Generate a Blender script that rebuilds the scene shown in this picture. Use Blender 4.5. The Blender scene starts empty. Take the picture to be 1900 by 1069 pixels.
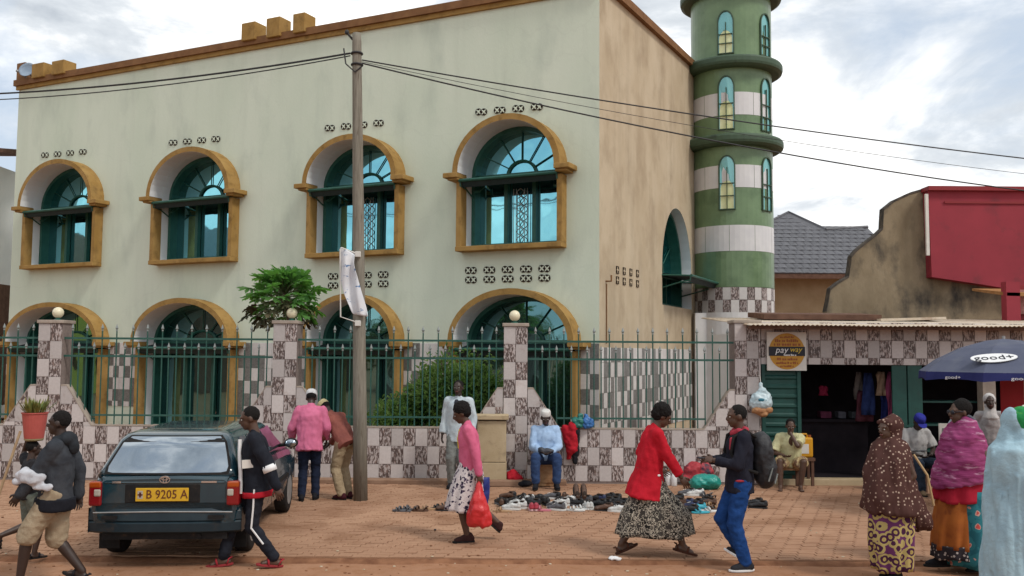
import bpy, bmesh, math, random
from mathutils import Vector, Matrix, Euler, noise
from mathutils.geometry import tessellate_polygon
R = math.radians
random.seed(7)
scene = bpy.context.scene
COL = scene.collection
# ---------------------------------------------------------------- camera
CAMP = Vector((0, 0, 2.2)); FPX = 1700.0
cd = bpy.data.cameras.new("camera"); cam = bpy.data.objects.new("camera", cd); COL.objects.link(cam)
cd.sensor_width = 36; cd.lens = FPX / 1900 * 36; cd.clip_end = 3000; cd.clip_start = .1
RC = Euler((R(90 + 4.054), 0, 0)).to_matrix() @ Matrix.Rotation(R(.4), 3, 'Z')
cam.matrix_world = Matrix.Translation(CAMP) @ RC.to_4x4()
scene.camera = cam
# ---------------------------------------------------------------- sky
SUN_DIR = Vector((.50, -.42, .76)).normalized()
wd = bpy.data.worlds.new("World"); scene.world = wd; wd.use_nodes = True
nt = wd.node_tree; N = nt.nodes; L = nt.links; N.clear()
out = N.new('ShaderNodeOutputWorld'); bg = N.new('ShaderNodeBackground'); bg.inputs[1].default_value = .1
sky = N.new('ShaderNodeTexSky'); sky.sky_type = 'NISHITA'; sky.sun_disc = False
sky.sun_elevation = math.asin(SUN_DIR.z); sky.sun_rotation = math.atan2(SUN_DIR.x, SUN_DIR.y)
sky.dust_density = 2.0
tc = N.new('ShaderNodeTexCoord'); mp = N.new('ShaderNodeMapping'); mp.inputs['Scale'].default_value = (1, 1, 2.1)
mp.inputs['Location'].default_value = (5.5, 1.25, .62)
L.new(tc.outputs['Generated'], mp.inputs['Vector'])
def wnoise(scale, det, rough, dist=0.):
    n = N.new('ShaderNodeTexNoise'); n.inputs['Scale'].default_value = scale; n.inputs['Detail'].default_value = det
    n.inputs['Roughness'].default_value = rough; n.inputs['Distortion'].default_value = dist
    L.new(mp.outputs[0], n.inputs['Vector']); return n
def ramp(nodes, links, src, stops):
    r = nodes.new('ShaderNodeValToRGB'); e = r.color_ramp.elements
    while len(e) < len(stops): e.new(.5)
    for i, (p, c) in enumerate(stops):
        e[i].position = p; e[i].color = (*c, 1) if len(c) == 3 else c
    links.new(src, r.inputs[0]); return r
cover = ramp(N, L, wnoise(2.6, 10, .58, .3).outputs[0], [(.36, (0, 0, 0)), (.5, (1, 1, 1))])
shade = ramp(N, L, wnoise(3.4, 12, .6, .5).outputs[0], [(.33, (4.3, 4.75, 5.3)), (.46, (6.5, 6.9, 7.3)), (.585, (11.5, 11.4, 11.2))])
mx = N.new('ShaderNodeMix'); mx.data_type = 'RGBA'
gap = N.new('ShaderNodeMix'); gap.data_type = 'RGBA'; gap.inputs['Factor'].default_value = .72
gap.inputs['B'].default_value = (5.9, 6.7, 7.7, 1)
L.new(sky.outputs[0], gap.inputs['A'])
L.new(cover.outputs[0], mx.inputs['Factor']); L.new(gap.outputs['Result'], mx.inputs['A']); L.new(shade.outputs[0], mx.inputs['B'])
L.new(mx.outputs['Result'], bg.inputs[0]); L.new(bg.outputs[0], out.inputs[0])
# ---------------------------------------------------------------- sun
sd = bpy.data.lights.new("sun", 'SUN'); sd.energy = 1.5; sd.angle = R(11); sd.color = (1, .95, .87)
so = bpy.data.objects.new("sun", sd); COL.objects.link(so)
so.rotation_euler = SUN_DIR.to_track_quat('Z', 'Y').to_euler()
vs = scene.view_settings
scene.display_settings.display_device = 'sRGB'
vs.view_transform = 'Standard'; vs.look = 'None'; vs.gamma = 1; vs.exposure = 0.3; vs.use_curve_mapping = False

# ---------------------------------------------------------------- picture to world (where a seen point stands)
def ray(px, py): return (RC @ Vector(((px - 950) / FPX, -(py - 534.5) / FPX, -1))).normalized()
def onplane(px, py, p, n):
    d = ray(px, py); return CAMP + d * ((Vector(p) - CAMP).dot(n) / d.dot(n))
def ground(px, py, z=0.): return onplane(px, py, (0, 0, z), Vector((0, 0, 1)))
def aty(px, py, Y): return onplane(px, py, (0, Y, 0), Vector((0, 1, 0)))

# ---------------------------------------------------------------- mesh helpers
class MB:
    def __init__(s): s.v = []; s.f = []; s.m = []
    def add(s, vs_, fs, mi=0):
        o = len(s.v); s.v += [Vector(p) for p in vs_]; s.f += [[i + o for i in f] for f in fs]; s.m += [mi] * len(fs); return s
    def box(s, c, d, mi=0, rot=None):
        c = Vector(c); h = Vector(d) / 2; P = []
        for z in (-1, 1):
            for x, y in ((-1, -1), (1, -1), (1, 1), (-1, 1)):
                p = Vector((x * h.x, y * h.y, z * h.z)); P.append((rot @ p if rot else p) + c)
        return s.add(P, [(3, 2, 1, 0), (4, 5, 6, 7), (0, 1, 5, 4), (1, 2, 6, 5), (2, 3, 7, 6), (3, 0, 4, 7)], mi)
    def prism(s, poly, y0, y1, mi=0, side=None):          # polygon in x,z pushed along y
        n = len(poly); P = [(x, y0, z) for x, z in poly] + [(x, y1, z) for x, z in poly]
        s.add(P, [list(range(n)), list(range(2 * n - 1, n - 1, -1))], mi)
        o = len(s.v) - 2 * n
        for i in range(n):
            j = (i + 1) % n; s.f.append([o + j, o + i, o + n + i, o + n + j]); s.m.append(mi if side is None else side)
        return s
    def strip(s, a, b, mi=0, close=False):                # quads between two equal point rows
        n = len(a); fs = [(i, i + 1, n + i + 1, n + i) for i in range(n - 1)]
        if close: fs.append((n - 1, 0, n, 2 * n - 1))
        return s.add(list(a) + list(b), fs, mi)
    def loft(s, rings, mi=0, close=True, caps=True):
        n = len(rings[0]); P = [p for r in rings for p in r]; F = []
        for k in range(len(rings) - 1):
            for i in range(n if close else n - 1):
                j = (i + 1) % n; F.append((k * n + i, k * n + j, (k + 1) * n + j, (k + 1) * n + i))
        if caps: F += [list(range(n - 1, -1, -1)), list(range((len(rings) - 1) * n, len(rings) * n))]
        return s.add(P, F, mi)
    def tube(s, pts, r, n=8, mi=0, caps=True):
        pts = [Vector(p) for p in pts]; rs = r if isinstance(r, (list, tuple)) else [r] * len(pts); rings = []
        up = None
        for i, p in enumerate(pts):
            t = (pts[min(i + 1, len(pts) - 1)] - pts[max(i - 1, 0)]).normalized()
            if up is None:
                up = Vector((0, 0, 1)) if abs(t.z) < .9 else Vector((1, 0, 0))
            a = t.cross(up)
            if a.length < 1e-4: a = t.cross(Vector((1, .3, 0)))
            a.normalize(); b = a.cross(t).normalized(); up = b
            rings.append([p + (a * math.cos(2 * math.pi * k / n) + b * math.sin(2 * math.pi * k / n)) * rs[i] for k in range(n)])
        return s.loft(rings, mi, True, caps)
    def lathe(s, prof, n=24, c=(0, 0, 0), mi=0, caps=True, sc=(1, 1)):
        c = Vector(c)
        return s.loft([[c + Vector((r * sc[0] * math.cos(2 * math.pi * k / n), r * sc[1] * math.sin(2 * math.pi * k / n), z)) for k in range(n)] for r, z in prof], mi, True, caps)
    def ell(s, c, r, n=14, m=9, mi=0, rot=None):
        c = Vector(c); rings = []
        for i in range(m + 1):
            a = math.pi * (i + .06 * (i == 0) - .06 * (i == m)) / m - math.pi / 2
            rg = []
            for k in range(n):
                p = Vector((r[0] * math.cos(a) * math.cos(2 * math.pi * k / n), r[1] * math.cos(a) * math.sin(2 * math.pi * k / n), r[2] * math.sin(a)))
                rg.append((rot @ p if rot else p) + c)
            rings.append(rg)
        return s.loft(rings, mi)
    def cap(s, p1, r1, p2, r2, n=12, mi=0, flat=False):     # tapered capsule
        p1, p2 = Vector(p1), Vector(p2); t = (p2 - p1).normalized(); pts = []; rs = []
        if flat: return s.tube([p1, p1.lerp(p2, .5), p2], [r1, (r1 + r2) / 2, r2], n, mi)
        for a in (-88, -60, -30, 0):
            pts.append(p1 + t * r1 * math.sin(R(a))); rs.append(r1 * math.cos(R(a)))
        pts.append(p1.lerp(p2, .5)); rs.append((r1 + r2) / 2)
        for a in (0, 30, 60, 88):
            pts.append(p2 + t * r2 * math.sin(R(a))); rs.append(r2 * math.cos(R(a)))
        return s.tube(pts, rs, n, mi)
    def mesh(s, name, mats=(), smooth=False):
        me = bpy.data.meshes.new(name); me.from_pydata([tuple(p) for p in s.v], [], s.f)
        for m in (mats if isinstance(mats, (list, tuple)) else [mats]): me.materials.append(m)
        if s.m: me.polygons.foreach_set('material_index', s.m)
        if smooth: me.polygons.foreach_set('use_smooth', [True] * len(me.polygons))
        me.update(); return me
    def build(s, name, mats, parent=None, smooth=False, loc=None, rotz=None, bevel=0):
        return link(name, s.mesh(name, mats, smooth), parent, loc, rotz, bevel)
def link(name, me, parent=None, loc=None, rotz=None, bevel=0):
    o = bpy.data.objects.new(name, me); COL.objects.link(o)
    if parent: o.parent = parent
    if loc is not None: o.location = loc
    if rotz is not None: o.rotation_euler = (0, 0, rotz)
    if bevel:
        b = o.modifiers.new('b', 'BEVEL'); b.width = bevel; b.segments = 2; b.limit_method = 'ANGLE'
    return o
def tag(o, label=None, cat=None, group=None, kind=None):
    for k, v in (('label', label), ('category', cat), ('group', group), ('kind', kind)):
        if v: o[k] = v
    return o
def thing(name, label, cat, loc=(0, 0, 0), rotz=0, group=None):
    o = bpy.data.objects.new(name, None); COL.objects.link(o); o.empty_display_size = .2
    o.location = loc; o.rotation_euler = (0, 0, rotz); return tag(o, label, cat, group)
TMP = bpy.data.scenes.new("scratch")
def tmp_graph():
    with bpy.context.temp_override(scene=TMP, view_layer=TMP.view_layers[0]):
        dg = bpy.context.evaluated_depsgraph_get()
    dg.update(); return dg
def solve(me, mods, name):                                # run modifiers in a scratch scene, give the finished mesh back
    o = bpy.data.objects.new('scratch', me); TMP.collection.objects.link(o)
    for f in mods: f(o)
    dg = tmp_graph()
    nm = bpy.data.meshes.new_from_object(o.evaluated_get(dg), depsgraph=dg); nm.name = name
    bpy.data.objects.remove(o); return nm
def voxel(mb, name, mats, vox=.012, smooth=3, wob=0, wsc=9., seed=0, stretch=1.):
    me = mb.mesh(name)
    def mod(o):
        r = o.modifiers.new('r', 'REMESH'); r.mode = 'VOXEL'; r.voxel_size = vox; r.adaptivity = 0
        if smooth:
            q = o.modifiers.new('s', 'SMOOTH'); q.factor = .5; q.iterations = smooth
    nm = solve(me, [mod], name); bpy.data.meshes.remove(me)
    nm.materials.clear()
    for m in (mats if isinstance(mats, (list, tuple)) else [mats]): nm.materials.append(m)
    if wob:
        off = Vector((seed * 3.7, seed * 1.3, seed * 2.1)); ns = [v.normal.copy() for v in nm.vertices]
        for v, n_ in zip(nm.vertices, ns):
            p = v.co.copy(); p.z *= stretch
            h = noise.noise(p * wsc + off) + .6 * noise.noise(p * wsc * 2.3 + off)
            v.co += n_ * (wob * h)
    nm.polygons.foreach_set('use_smooth', [True] * len(nm.polygons)); nm.update(); return nm
def text(s, size, m, parent=None, name='lettering', loc=(0, 0, 0), rot=(R(90), 0, 0), ext=.003, sx=1., shear=0., mat4=None):
    cu = bpy.data.curves.new(name, 'FONT'); cu.body = s; cu.size = size; cu.extrude = ext; cu.align_x = 'CENTER'; cu.align_y = 'CENTER'
    cu.shear = shear; cu.resolution_u = 2
    me = solve_text(cu, name); me.materials.append(m)
    M = mat4 if mat4 else (Matrix.Translation(loc) @ Euler(rot).to_matrix().to_4x4())
    me.transform(M @ Matrix.Diagonal((sx, 1, 1, 1)))
    return link(name, me, parent)
def solve_text(cu, name):
    o = bpy.data.objects.new('t', cu); TMP.collection.objects.link(o)
    dg = tmp_graph()
    nm = bpy.data.meshes.new_from_object(o.evaluated_get(dg), depsgraph=dg); nm.name = name; nm.materials.clear()
    bpy.data.objects.remove(o); return nm
# ---------------------------------------------------------------- materials
def mat(name, c1, c2=None, rough=.8, scale=4., lo=.35, hi=.65, bump=0., bsc=60., metal=0., stretch=(1, 1, 1), det=6, spec=.4, c3=None, sc3=30., lo3=.55, hi3=.7, rnd=0.):
    m = bpy.data.materials.new(name); m.use_nodes = True; n = m.node_tree.nodes; l = m.node_tree.links
    if rough >= .74 and spec == .4: spec = .12
    b = n['Principled BSDF']; b.inputs['Roughness'].default_value = rough; b.inputs['Metallic'].default_value = metal
    b.inputs['Specular IOR Level'].default_value = spec
    tcn = n.new('ShaderNodeTexCoord'); mpn = n.new('ShaderNodeMapping'); mpn.inputs['Scale'].default_value = stretch
    l.new(tcn.outputs['Object'], mpn.inputs['Vector'])
    if rnd:
        oi = n.new('ShaderNodeObjectInfo'); cmb = n.new('ShaderNodeCombineXYZ'); ml = n.new('ShaderNodeMath'); ml.operation = 'MULTIPLY'
        ml.inputs[1].default_value = 57.; l.new(oi.outputs['Random'], ml.inputs[0])
        for i in range(3): l.new(ml.outputs[0], cmb.inputs[i])
        l.new(cmb.outputs[0], mpn.inputs['Location'])
    def nz(s, d=det):
        t = n.new('ShaderNodeTexNoise'); t.inputs['Scale'].default_value = s; t.inputs['Detail'].default_value = d; t.inputs['Roughness'].default_value = .6
        l.new(mpn.outputs[0], t.inputs['Vector']); return t
    b.inputs['Base Color'].default_value = (*c1, 1)
    last = None
    if c2:
        last = ramp(n, l, nz(scale).outputs[0], [(lo, c1), (hi, c2)]).outputs[0]
    if c3:
        f = ramp(n, l, nz(sc3).outputs[0], [(lo3, (0, 0, 0)), (hi3, (1, 1, 1))])
        q = n.new('ShaderNodeMix'); q.data_type = 'RGBA'; l.new(f.outputs[0], q.inputs['Factor'])
        if last: l.new(last, q.inputs['A'])
        else: q.inputs['A'].default_value = (*c1, 1)
        q.inputs['B'].default_value = (*c3, 1); last = q.outputs['Result']
    if rnd:
        mr = n.new('ShaderNodeMapRange'); mr.inputs['To Min'].default_value = 1 - rnd; mr.inputs['To Max'].default_value = 1 + rnd
        l.new(oi.outputs['Random'], mr.inputs['Value']); q = n.new('ShaderNodeMix'); q.data_type = 'RGBA'; q.blend_type = 'MULTIPLY'
        q.inputs['Factor'].default_value = 1
        if last: l.new(last, q.inputs['A'])
        else: q.inputs['A'].default_value = (*c1, 1)
        l.new(mr.outputs[0], q.inputs['B']); last = q.outputs['Result']
    if last: l.new(last, b.inputs['Base Color'])
    if bump:
        bp = n.new('ShaderNodeBump'); bp.inputs['Strength'].default_value = bump; bp.inputs['Distance'].default_value = .02
        l.new(nz(bsc, 8).outputs[0], bp.inputs['Height']); l.new(bp.outputs[0], b.inputs['Normal'])
    return m
def vor(name, base, stops, scale=20., rough=.9, rnd=1., dist=.0, feature='F1', bump=.15):   # printed cloth: blotches or dots by cell
    m = bpy.data.materials.new(name); m.use_nodes = True; n = m.node_tree.nodes; l = m.node_tree.links; b = n['Principled BSDF']
    b.inputs['Roughness'].default_value = rough; b.inputs['Specular IOR Level'].default_value = .1
    t = n.new('ShaderNodeTexCoord'); nn = n.new('ShaderNodeTexNoise'); nn.inputs['Scale'].default_value = scale * 1.2
    ad = n.new('ShaderNodeMix'); ad.data_type = 'VECTOR'; ad.inputs['Factor'].default_value = dist
    l.new(t.outputs['Object'], nn.inputs['Vector']); l.new(t.outputs['Object'], ad.inputs['A']); l.new(nn.outputs['Color'], ad.inputs['B'])
    v = n.new('ShaderNodeTexVoronoi'); v.feature = feature; v.inputs['Scale'].default_value = scale; v.inputs['Randomness'].default_value = rnd
    l.new(ad.outputs['Result'], v.inputs['Vector'])
    r = ramp(n, l, v.outputs['Distance'], stops); r.color_ramp.interpolation = 'CONSTANT'
    l.new(r.outputs[0], b.inputs['Base Color'])
    return m
# ---------------------------------------------------------------- shared materials
M_wall = mat('green plaster', (.575, .65, .53), (.64, .70, .585), .9, .6, bump=.2, bsc=24, c3=(.47, .535, .45), sc3=1.1, lo3=.52, hi3=.78, stretch=(1, 1, .45))
def weather(m, amt, sx, lo, hi, col, crack=0.):            # rain streaks and hairline cracks on plaster
    n = m.node_tree.nodes; l = m.node_tree.links; b = n['Principled BSDF']; src = b.inputs['Base Color'].links[0].from_socket
    t = n.new('ShaderNodeTexCoord'); mp2 = n.new('ShaderNodeMapping'); mp2.inputs['Scale'].default_value = (sx, sx, .22); l.new(t.outputs['Object'], mp2.inputs['Vector'])
    q = n.new('ShaderNodeTexNoise'); q.inputs['Scale'].default_value = 1.; q.inputs['Detail'].default_value = 8; q.inputs['Roughness'].default_value = .65; l.new(mp2.outputs[0], q.inputs['Vector'])
    r = ramp(n, l, q.outputs[0], [(lo, (0, 0, 0)), (hi, (amt,) * 3)]); x = n.new('ShaderNodeMix'); x.data_type = 'RGBA'; l.new(r.outputs[0], x.inputs['Factor']); l.new(src, x.inputs['A']); x.inputs['B'].default_value = (*col, 1); out_ = x.outputs['Result']
    if crack:
        w = n.new('ShaderNodeTexNoise'); w.inputs['Scale'].default_value = 2.5; l.new(t.outputs['Object'], w.inputs['Vector']); ad = n.new('ShaderNodeMix'); ad.data_type = 'VECTOR'; ad.inputs['Factor'].default_value = .25; l.new(t.outputs['Object'], ad.inputs['A']); l.new(w.outputs['Color'], ad.inputs['B'])
        v = n.new('ShaderNodeTexVoronoi'); v.feature = 'DISTANCE_TO_EDGE'; v.inputs['Scale'].default_value = .55; l.new(ad.outputs['Result'], v.inputs['Vector'])
        r2 = ramp(n, l, v.outputs['Distance'], [(0, (crack,) * 3), (.006, (0, 0, 0))]); y = n.new('ShaderNodeMix'); y.data_type = 'RGBA'; l.new(r2.outputs[0], y.inputs['Factor']); l.new(out_, y.inputs['A']); y.inputs['B'].default_value = (.2, .21, .18, 1); out_ = y.outputs['Result']
    l.new(out_, b.inputs['Base Color'])
weather(M_wall, .20, 2.6, .52, .78, (.36, .40, .33), .06)
M_tan = mat('ochre plaster', (.44, .355, .245), (.52, .435, .315), .9, .9, bump=.2, bsc=25, c3=(.34, .265, .18), sc3=1.3, lo3=.48, hi3=.75, stretch=(1, 1, .7))
weather(M_tan, .45, 1.8, .5, .75, (.29, .23, .16), .08)
M_gold = mat('ochre paint', (.29, .17, .05), (.36, .225, .08), .75, 2.2, bump=.15, bsc=30, c3=(.19, .115, .04), sc3=5, lo3=.5, hi3=.75)
M_brown = mat('brown coping', (.17, .085, .04), (.23, .12, .055), .75, 4, bump=.1)
M_white = mat('white reveal paint', (.66, .69, .70), (.72, .74, .74), .85, 2)
M_green = mat('green painted iron', (.012, .075, .055), (.02, .10, .075), .45, 6)
M_dkgreen = mat('awning cloth and shade', (.006, .018, .02), (.010, .028, .028), .7, 8)  # awning cloth, also the shade drawn as a drop below it
M_fence = mat('green fence paint', (.014, .075, .058), (.03, .10, .08), .5, 10, c3=(.09, .11, .10), sc3=50, lo3=.6, hi3=.7)
M_silver = mat('silver paint', (.20, .23, .22), (.30, .32, .31), .45, 10, metal=.3)
M_hole = mat('vent hollow', (.035, .025, .02), None, .9)
M_vent = mat('vent block rim', (.22, .17, .14), (.30, .24, .2), .9, 20)
M_tileA = mat('plain tile', (.46, .415, .40), (.51, .465, .45), .35, 30, rnd=.17, spec=.4, c3=(.36, .28, .25), sc3=6, lo3=.6, hi3=.8)
M_tileB = mat('patterned tile', (.43, .38, .365), (.085, .058, .052), .38, 44, .45, .52, rnd=.16, stretch=(1, 1, .32), det=4, c3=(.22, .15, .13), sc3=40, lo3=.55, hi3=.65)
M_tileG = mat('grey tile', (.13, .13, .125), (.20, .20, .19), .4, 20, rnd=.12, c3=(.08, .08, .08), sc3=30)
M_tileW = mat('pale tile', (.56, .54, .53), (.62, .60, .58), .35, 20, rnd=.08)
M_grout = mat('tile mortar', (.2, .16, .15), (.26, .21, .19), .9, 20)
M_soil = mat('dirt road', (.29, .145, .08), (.37, .20, .12), .95, .9, bump=.5, bsc=25, c3=(.27, .125, .06), sc3=9, lo3=.5, hi3=.75)
M_sand = mat('joint sand', (.32, .185, .115), (.27, .15, .09), .95, 8)
M_paver = mat('clay paver', (.315, .178, .112), (.40, .238, .152), .9, .8, bump=.35, bsc=30, rnd=.0, c3=(.24, .125, .072), sc3=1.5, lo3=.48, hi3=.70)
M_kerb = mat('kerb', (.22, .13, .085), (.30, .19, .13), .95, 5, bump=.3)
def glass(name, tint, base, mixf=.6, rough=.03):
    m = bpy.data.materials.new(name); m.use_nodes = True; n = m.node_tree.nodes; l = m.node_tree.links
    b = n['Principled BSDF']; b.inputs['Base Color'].default_value = (*base, 1); b.inputs['Roughness'].default_value = .3
    g = n.new('ShaderNodeBsdfGlossy'); g.inputs['Color'].default_value = (*tint, 1); g.inputs['Roughness'].default_value = rough
    t = n.new('ShaderNodeTexCoord'); q = n.new('ShaderNodeTexNoise'); q.inputs['Scale'].default_value = 1.3; l.new(t.outputs['Object'], q.inputs['Vector'])
    bp = n.new('ShaderNodeBump'); bp.inputs['Strength'].default_value = .06; bp.inputs['Distance'].default_value = .1
    l.new(q.outputs[0], bp.inputs['Height']); l.new(bp.outputs[0], g.inputs['Normal'])
    x = n.new('ShaderNodeMixShader'); x.inputs[0].default_value = mixf
    l.new(b.outputs[0], x.inputs[1]); l.new(g.outputs[0], x.inputs[2]); l.new(x.outputs[0], n['Material Output'].inputs[0]); return m
M_glass = glass('reflective teal glass', (.30, .76, .86), (.006, .045, .045), .76)
M_glassL = glass('dark ground floor glass', (.28, .62, .66), (.004, .025, .024), .42)
M_glassT = glass('blue green glass', (.38, .72, .72), (.07, .26, .25), .38, .2)
M_thruY = mat('yellow through light', (.66, .72, .36), (.76, .78, .48), .3, 4)  # yellow green colour painted for light coming through the minaret windows
# ---------------------------------------------------------------- the ground
o = MB().add([(-700, -300, -.05), (700, -300, -.05), (700, 1500, -.05), (-700, 1500, -.05)], [(0, 1, 2, 3)]).build('dirt_road', M_soil); tag(o, kind='structure')
YK = ground(1000, 1035).y; YF = ground(1000, 899).y            # road edge of the paving, wall foot
pv = MB().box((0, (YK + YF + 3) / 2, -.032), (34, YF + 3 - YK, .044)).build('pavement', M_sand); tag(pv, kind='structure')
def brickmesh(w, d, h=.012):
    a, b, c = w / 2, d / 2, .007
    return MB().loft([[(-a, -b, -h), (a, -b, -h), (a, b, -h), (-a, b, -h)], [(-a, -b, -.003), (a, -b, -.003), (a, b, -.003), (-a, b, -.003)], [(-a + c, -b + c, 0), (a - c, -b + c, 0), (a - c, b - c, 0), (-a + c, b - c, 0)]])
bw, bd = .2, .1; brick_me = brickmesh(bw - .007, bd - .007).mesh('paver', M_paver)
bm_ = MB(); single = 0; row = 0; y = YK + bd / 2
while y < YF + .05:
    hw_ = y * .585 + .5; x = -hw_ + (row % 2) * bw / 2; near = row < 6
    while x < hw_:
        dz = random.uniform(-.006, .003) + .006 * noise.noise(Vector((x * .6, y * .6, 0)))
        if near and single < 300 and abs(x) < y * .57:
            ob = link('paver', brick_me, pv, (x, y, dz)); ob.rotation_euler = (random.gauss(0, .012), random.gauss(0, .008), random.gauss(0, .01)); single += 1
        else:
            t = brickmesh(bw - .006 - random.uniform(0, .006), bd - .006 - random.uniform(0, .005)); rz = Matrix.Rotation(random.gauss(0, .012), 3, 'Z') @ Matrix.Rotation(random.gauss(0, .012), 3, 'X')
            bm_.add([rz @ Vector(p) + Vector((x, y, dz)) for p in t.v], t.f)
        x += bw
    y += bd; row += 1
o = bm_.build('paver_field', M_paver, pv); tag(o, kind='stuff')
kb = MB(); M_damp = mat('damp red soil', (.15, .065, .035), (.27, .13, .07), .95, 5, bump=.5, bsc=20)
ks = []
for k in range(260):
    x = -12 + 24 * k / 259; n1, n2 = noise.noise(Vector((x * 1.3, 2, 0))), noise.noise(Vector((x * 5, 9, 0)))
    yb_ = YK - .02 + .015 * n2; yf_ = yb_ - .055 - .06 * max(0, n1 + .25) - (.05 if x < -1 else 0) * (1 + n2); h_ = -.012 + .012 * n2
    ks.append([(x, yb_ + .03, -.03), (x, yb_, h_), (x, (yb_ + yf_) / 2, h_ - .014), (x, yf_, -.052)])
kb.loft(ks, 0, False, False); tag(kb.build('road_edge', M_damp, smooth=True), kind='structure')
rn = random.Random(21); gv = MB()
for _ in range(420):
    y_ = rn.uniform(9.2, 15.2) if rn.random() < .5 else rn.uniform(9.1, 10.2); x_ = rn.uniform(-.56, .56) * y_; r_ = rn.uniform(.005, .016); gv.ell((x_, y_, (.003 if y_ > YK else -.047)), (r_ * 1.3, r_, r_ * .5), 6, 4, int(rn.random() < .25))
tag(gv.build('grit', [M_damp, mat('dry bits', (.42, .33, .2), (.5, .45, .36), .9, 20)]), kind='stuff')
# ---------------------------------------------------------------- mosque: local x runs along the front (corner = 0), y goes inward
C0 = aty(1112, 630, 18.2); C0.z = 0; ANG = R(-26)
rv = Vector((math.cos(ANG), math.sin(ANG), 0)); iv = Vector((-math.sin(ANG), math.cos(ANG), 0))
mosque = thing('mosque', 'pale green two-storey mosque with ochre arched window hoods and tan side wall', 'mosque', C0, ANG)
def fl(px, py, y=0.):
    p = onplane(px, py, C0 + iv * y, iv) - C0; return p.dot(rv), p.z
def sl(px, py, x=0.):
    p = onplane(px, py, C0 + rv * x, rv) - C0; return p.dot(iv), p.z
XL, zTL = fl(36, 158); _, zTM = fl(645, 62); _, zT2 = fl(930, 2)
ZT = (zTL + zTM + zT2) / 3; zTR = zT2
print('facade', XL, zTL, zTM, zT2, 'C0', C0[:])
ye, zSe = sl(1283, 122); _, zS0 = sl(1155, 3)
print('side', ye, zSe, zS0)
DEP = 7.7
def arch_pts(hw, zs, rise, n=22, z0=None):
    pts = [(hw * math.cos(math.pi * k / n), zs + rise * math.sin(math.pi * k / n)) for k in range(n + 1)]
    return ([(-hw, z0)] if z0 is not None else []) + ([(hw, z0)] if z0 is not None else []) + pts
# openings: pixel of left/right outer jamb and of sill, springing, apex (front of the hood)
def spec(pl, pr, ysill, yspring, yapex, upper):
    pf = -.25
    a, _ = fl(pl, ysill, pf); b, _ = fl(pr, ysill, pf); cx = (a + b) / 2; hw = (b - a) / 2 - .11
    z0 = fl((pl + pr) / 2, ysill, pf)[1] if upper else .25
    zs = fl((pl + pr) / 2, yspring, -.35)[1]; za = fl((pl + pr) / 2 - 12, yapex, -.38)[1]
    return dict(cx=cx, hw=hw, z0=z0 + (.07 if upper else 0), zs=zs, rise=za - zs - .13, upper=upper)
WINS = [spec(38, 173, 494, 377, 297, True), spec(277, 428, 485, 358, 274, True), spec(567, 738, 472, 333, 250, True), spec(846, 1042, 459, 312, 212, True),
        spec(12, 185, 700, 634, 561, False), spec(250, 428, 700, 634, 553, False), spec(566, 737, 700, 634, 545, False), spec(838, 1068, 700, 634, 535, False)]
for w in WINS: print({k: round(v, 2) for k, v in w.items()})
holes = [[(w['cx'] + x, z) for x, z in arch_pts(w['hw'], w['zs'], w['rise'], 22, w['z0'])] for w in WINS]
def sheet(mb, outer, holes_, f, mi=0):                 # flat wall with openings
    polys = [[Vector((x, z, 0)) for x, z in outer]] + [[Vector((x, z, 0)) for x, z in h] for h in holes_]
    flat = [p for q in polys for p in q]; tri = tessellate_polygon(polys)
    mb.add([f(p.x, p.y) for p in flat], [list(t) for t in tri], mi)
wm = MB()
sheet(wm, [(XL, 0), (0, 0), (0, zTR), (XL, zTL)], holes, lambda x, z: (x, 0, z))
wm.add([(XL, 0, 0), (XL, 9, 0), (XL, 9, zTL), (XL, 0, zTL)], [(0, 1, 2, 3)])
wm.build('front_wall', M_wall, mosque)
# side wall with its window
sy0, _ = sl(1228, 480); sy1, _ = sl(1283, 480); swc = (sy0 + sy1) / 2; shw = (sy1 - sy0) / 2 - .02
sz0 = sl(1245, 568)[1]; szt = sl(1250, 384)[1]; szs = szt - shw * 1.25
side_w = dict(cx=0, hw=shw, z0=sz0, zs=szs, rise=szt - szs, upper=True)
sm = MB(); zSE = zS0 + (zSe - zS0) * 1.06
sheet(sm, [(0, 0), (DEP, 0), (DEP, zSE), (0, zTR)], [[(swc + x, z) for x, z in arch_pts(shw, szs, szt - szs, 20, sz0)]], lambda y, z: (0, y, z))
sm.build('side_wall', M_tan, mosque)
bk = MB(); bk.add([(XL, 9, 0), (0, 9, 0), (0, 9, zSE - .2), (XL, 9, zTL)], [(0, 1, 2, 3)]); bk.add([(0, DEP, 0), (0, 9, 0), (0, 9, zSE - .2), (0, DEP, zSE)], [(0, 1, 2, 3)]); bk.build('rear_wall', M_tan, mosque)
MB().add([(XL, 0, zTL - .3), (0, 0, zTR - .3), (0, 9, zSE - .5), (XL, 9, zTL - .3)], [(0, 1, 2, 3)]).build('flat_roof', M_kerb, mosque)
cp = MB(); cp.loft([[(XL - .1, -.12, zTL - .05), (XL - .1, .3, zTL - .05), (XL - .1, .3, zTL + .12), (XL - .1, -.12, zTL + .12)], [(.1, -.12, zTR - .05), (.1, .3, zTR - .05), (.1, .3, zTR + .12), (.1, -.12, zTR + .12)]])
cp.loft([[(XL - .06, -.06, zTL - .16), (XL - .06, .0, zTL - .16), (XL - .06, .0, zTL - .05), (XL - .06, -.06, zTL - .05)], [(.05, -.06, zTR - .16), (.05, .0, zTR - .16), (.05, .0, zTR - .05), (.05, -.06, zTR - .05)]], 1)
cp.build('coping', [M_brown, M_gold], mosque)
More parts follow.
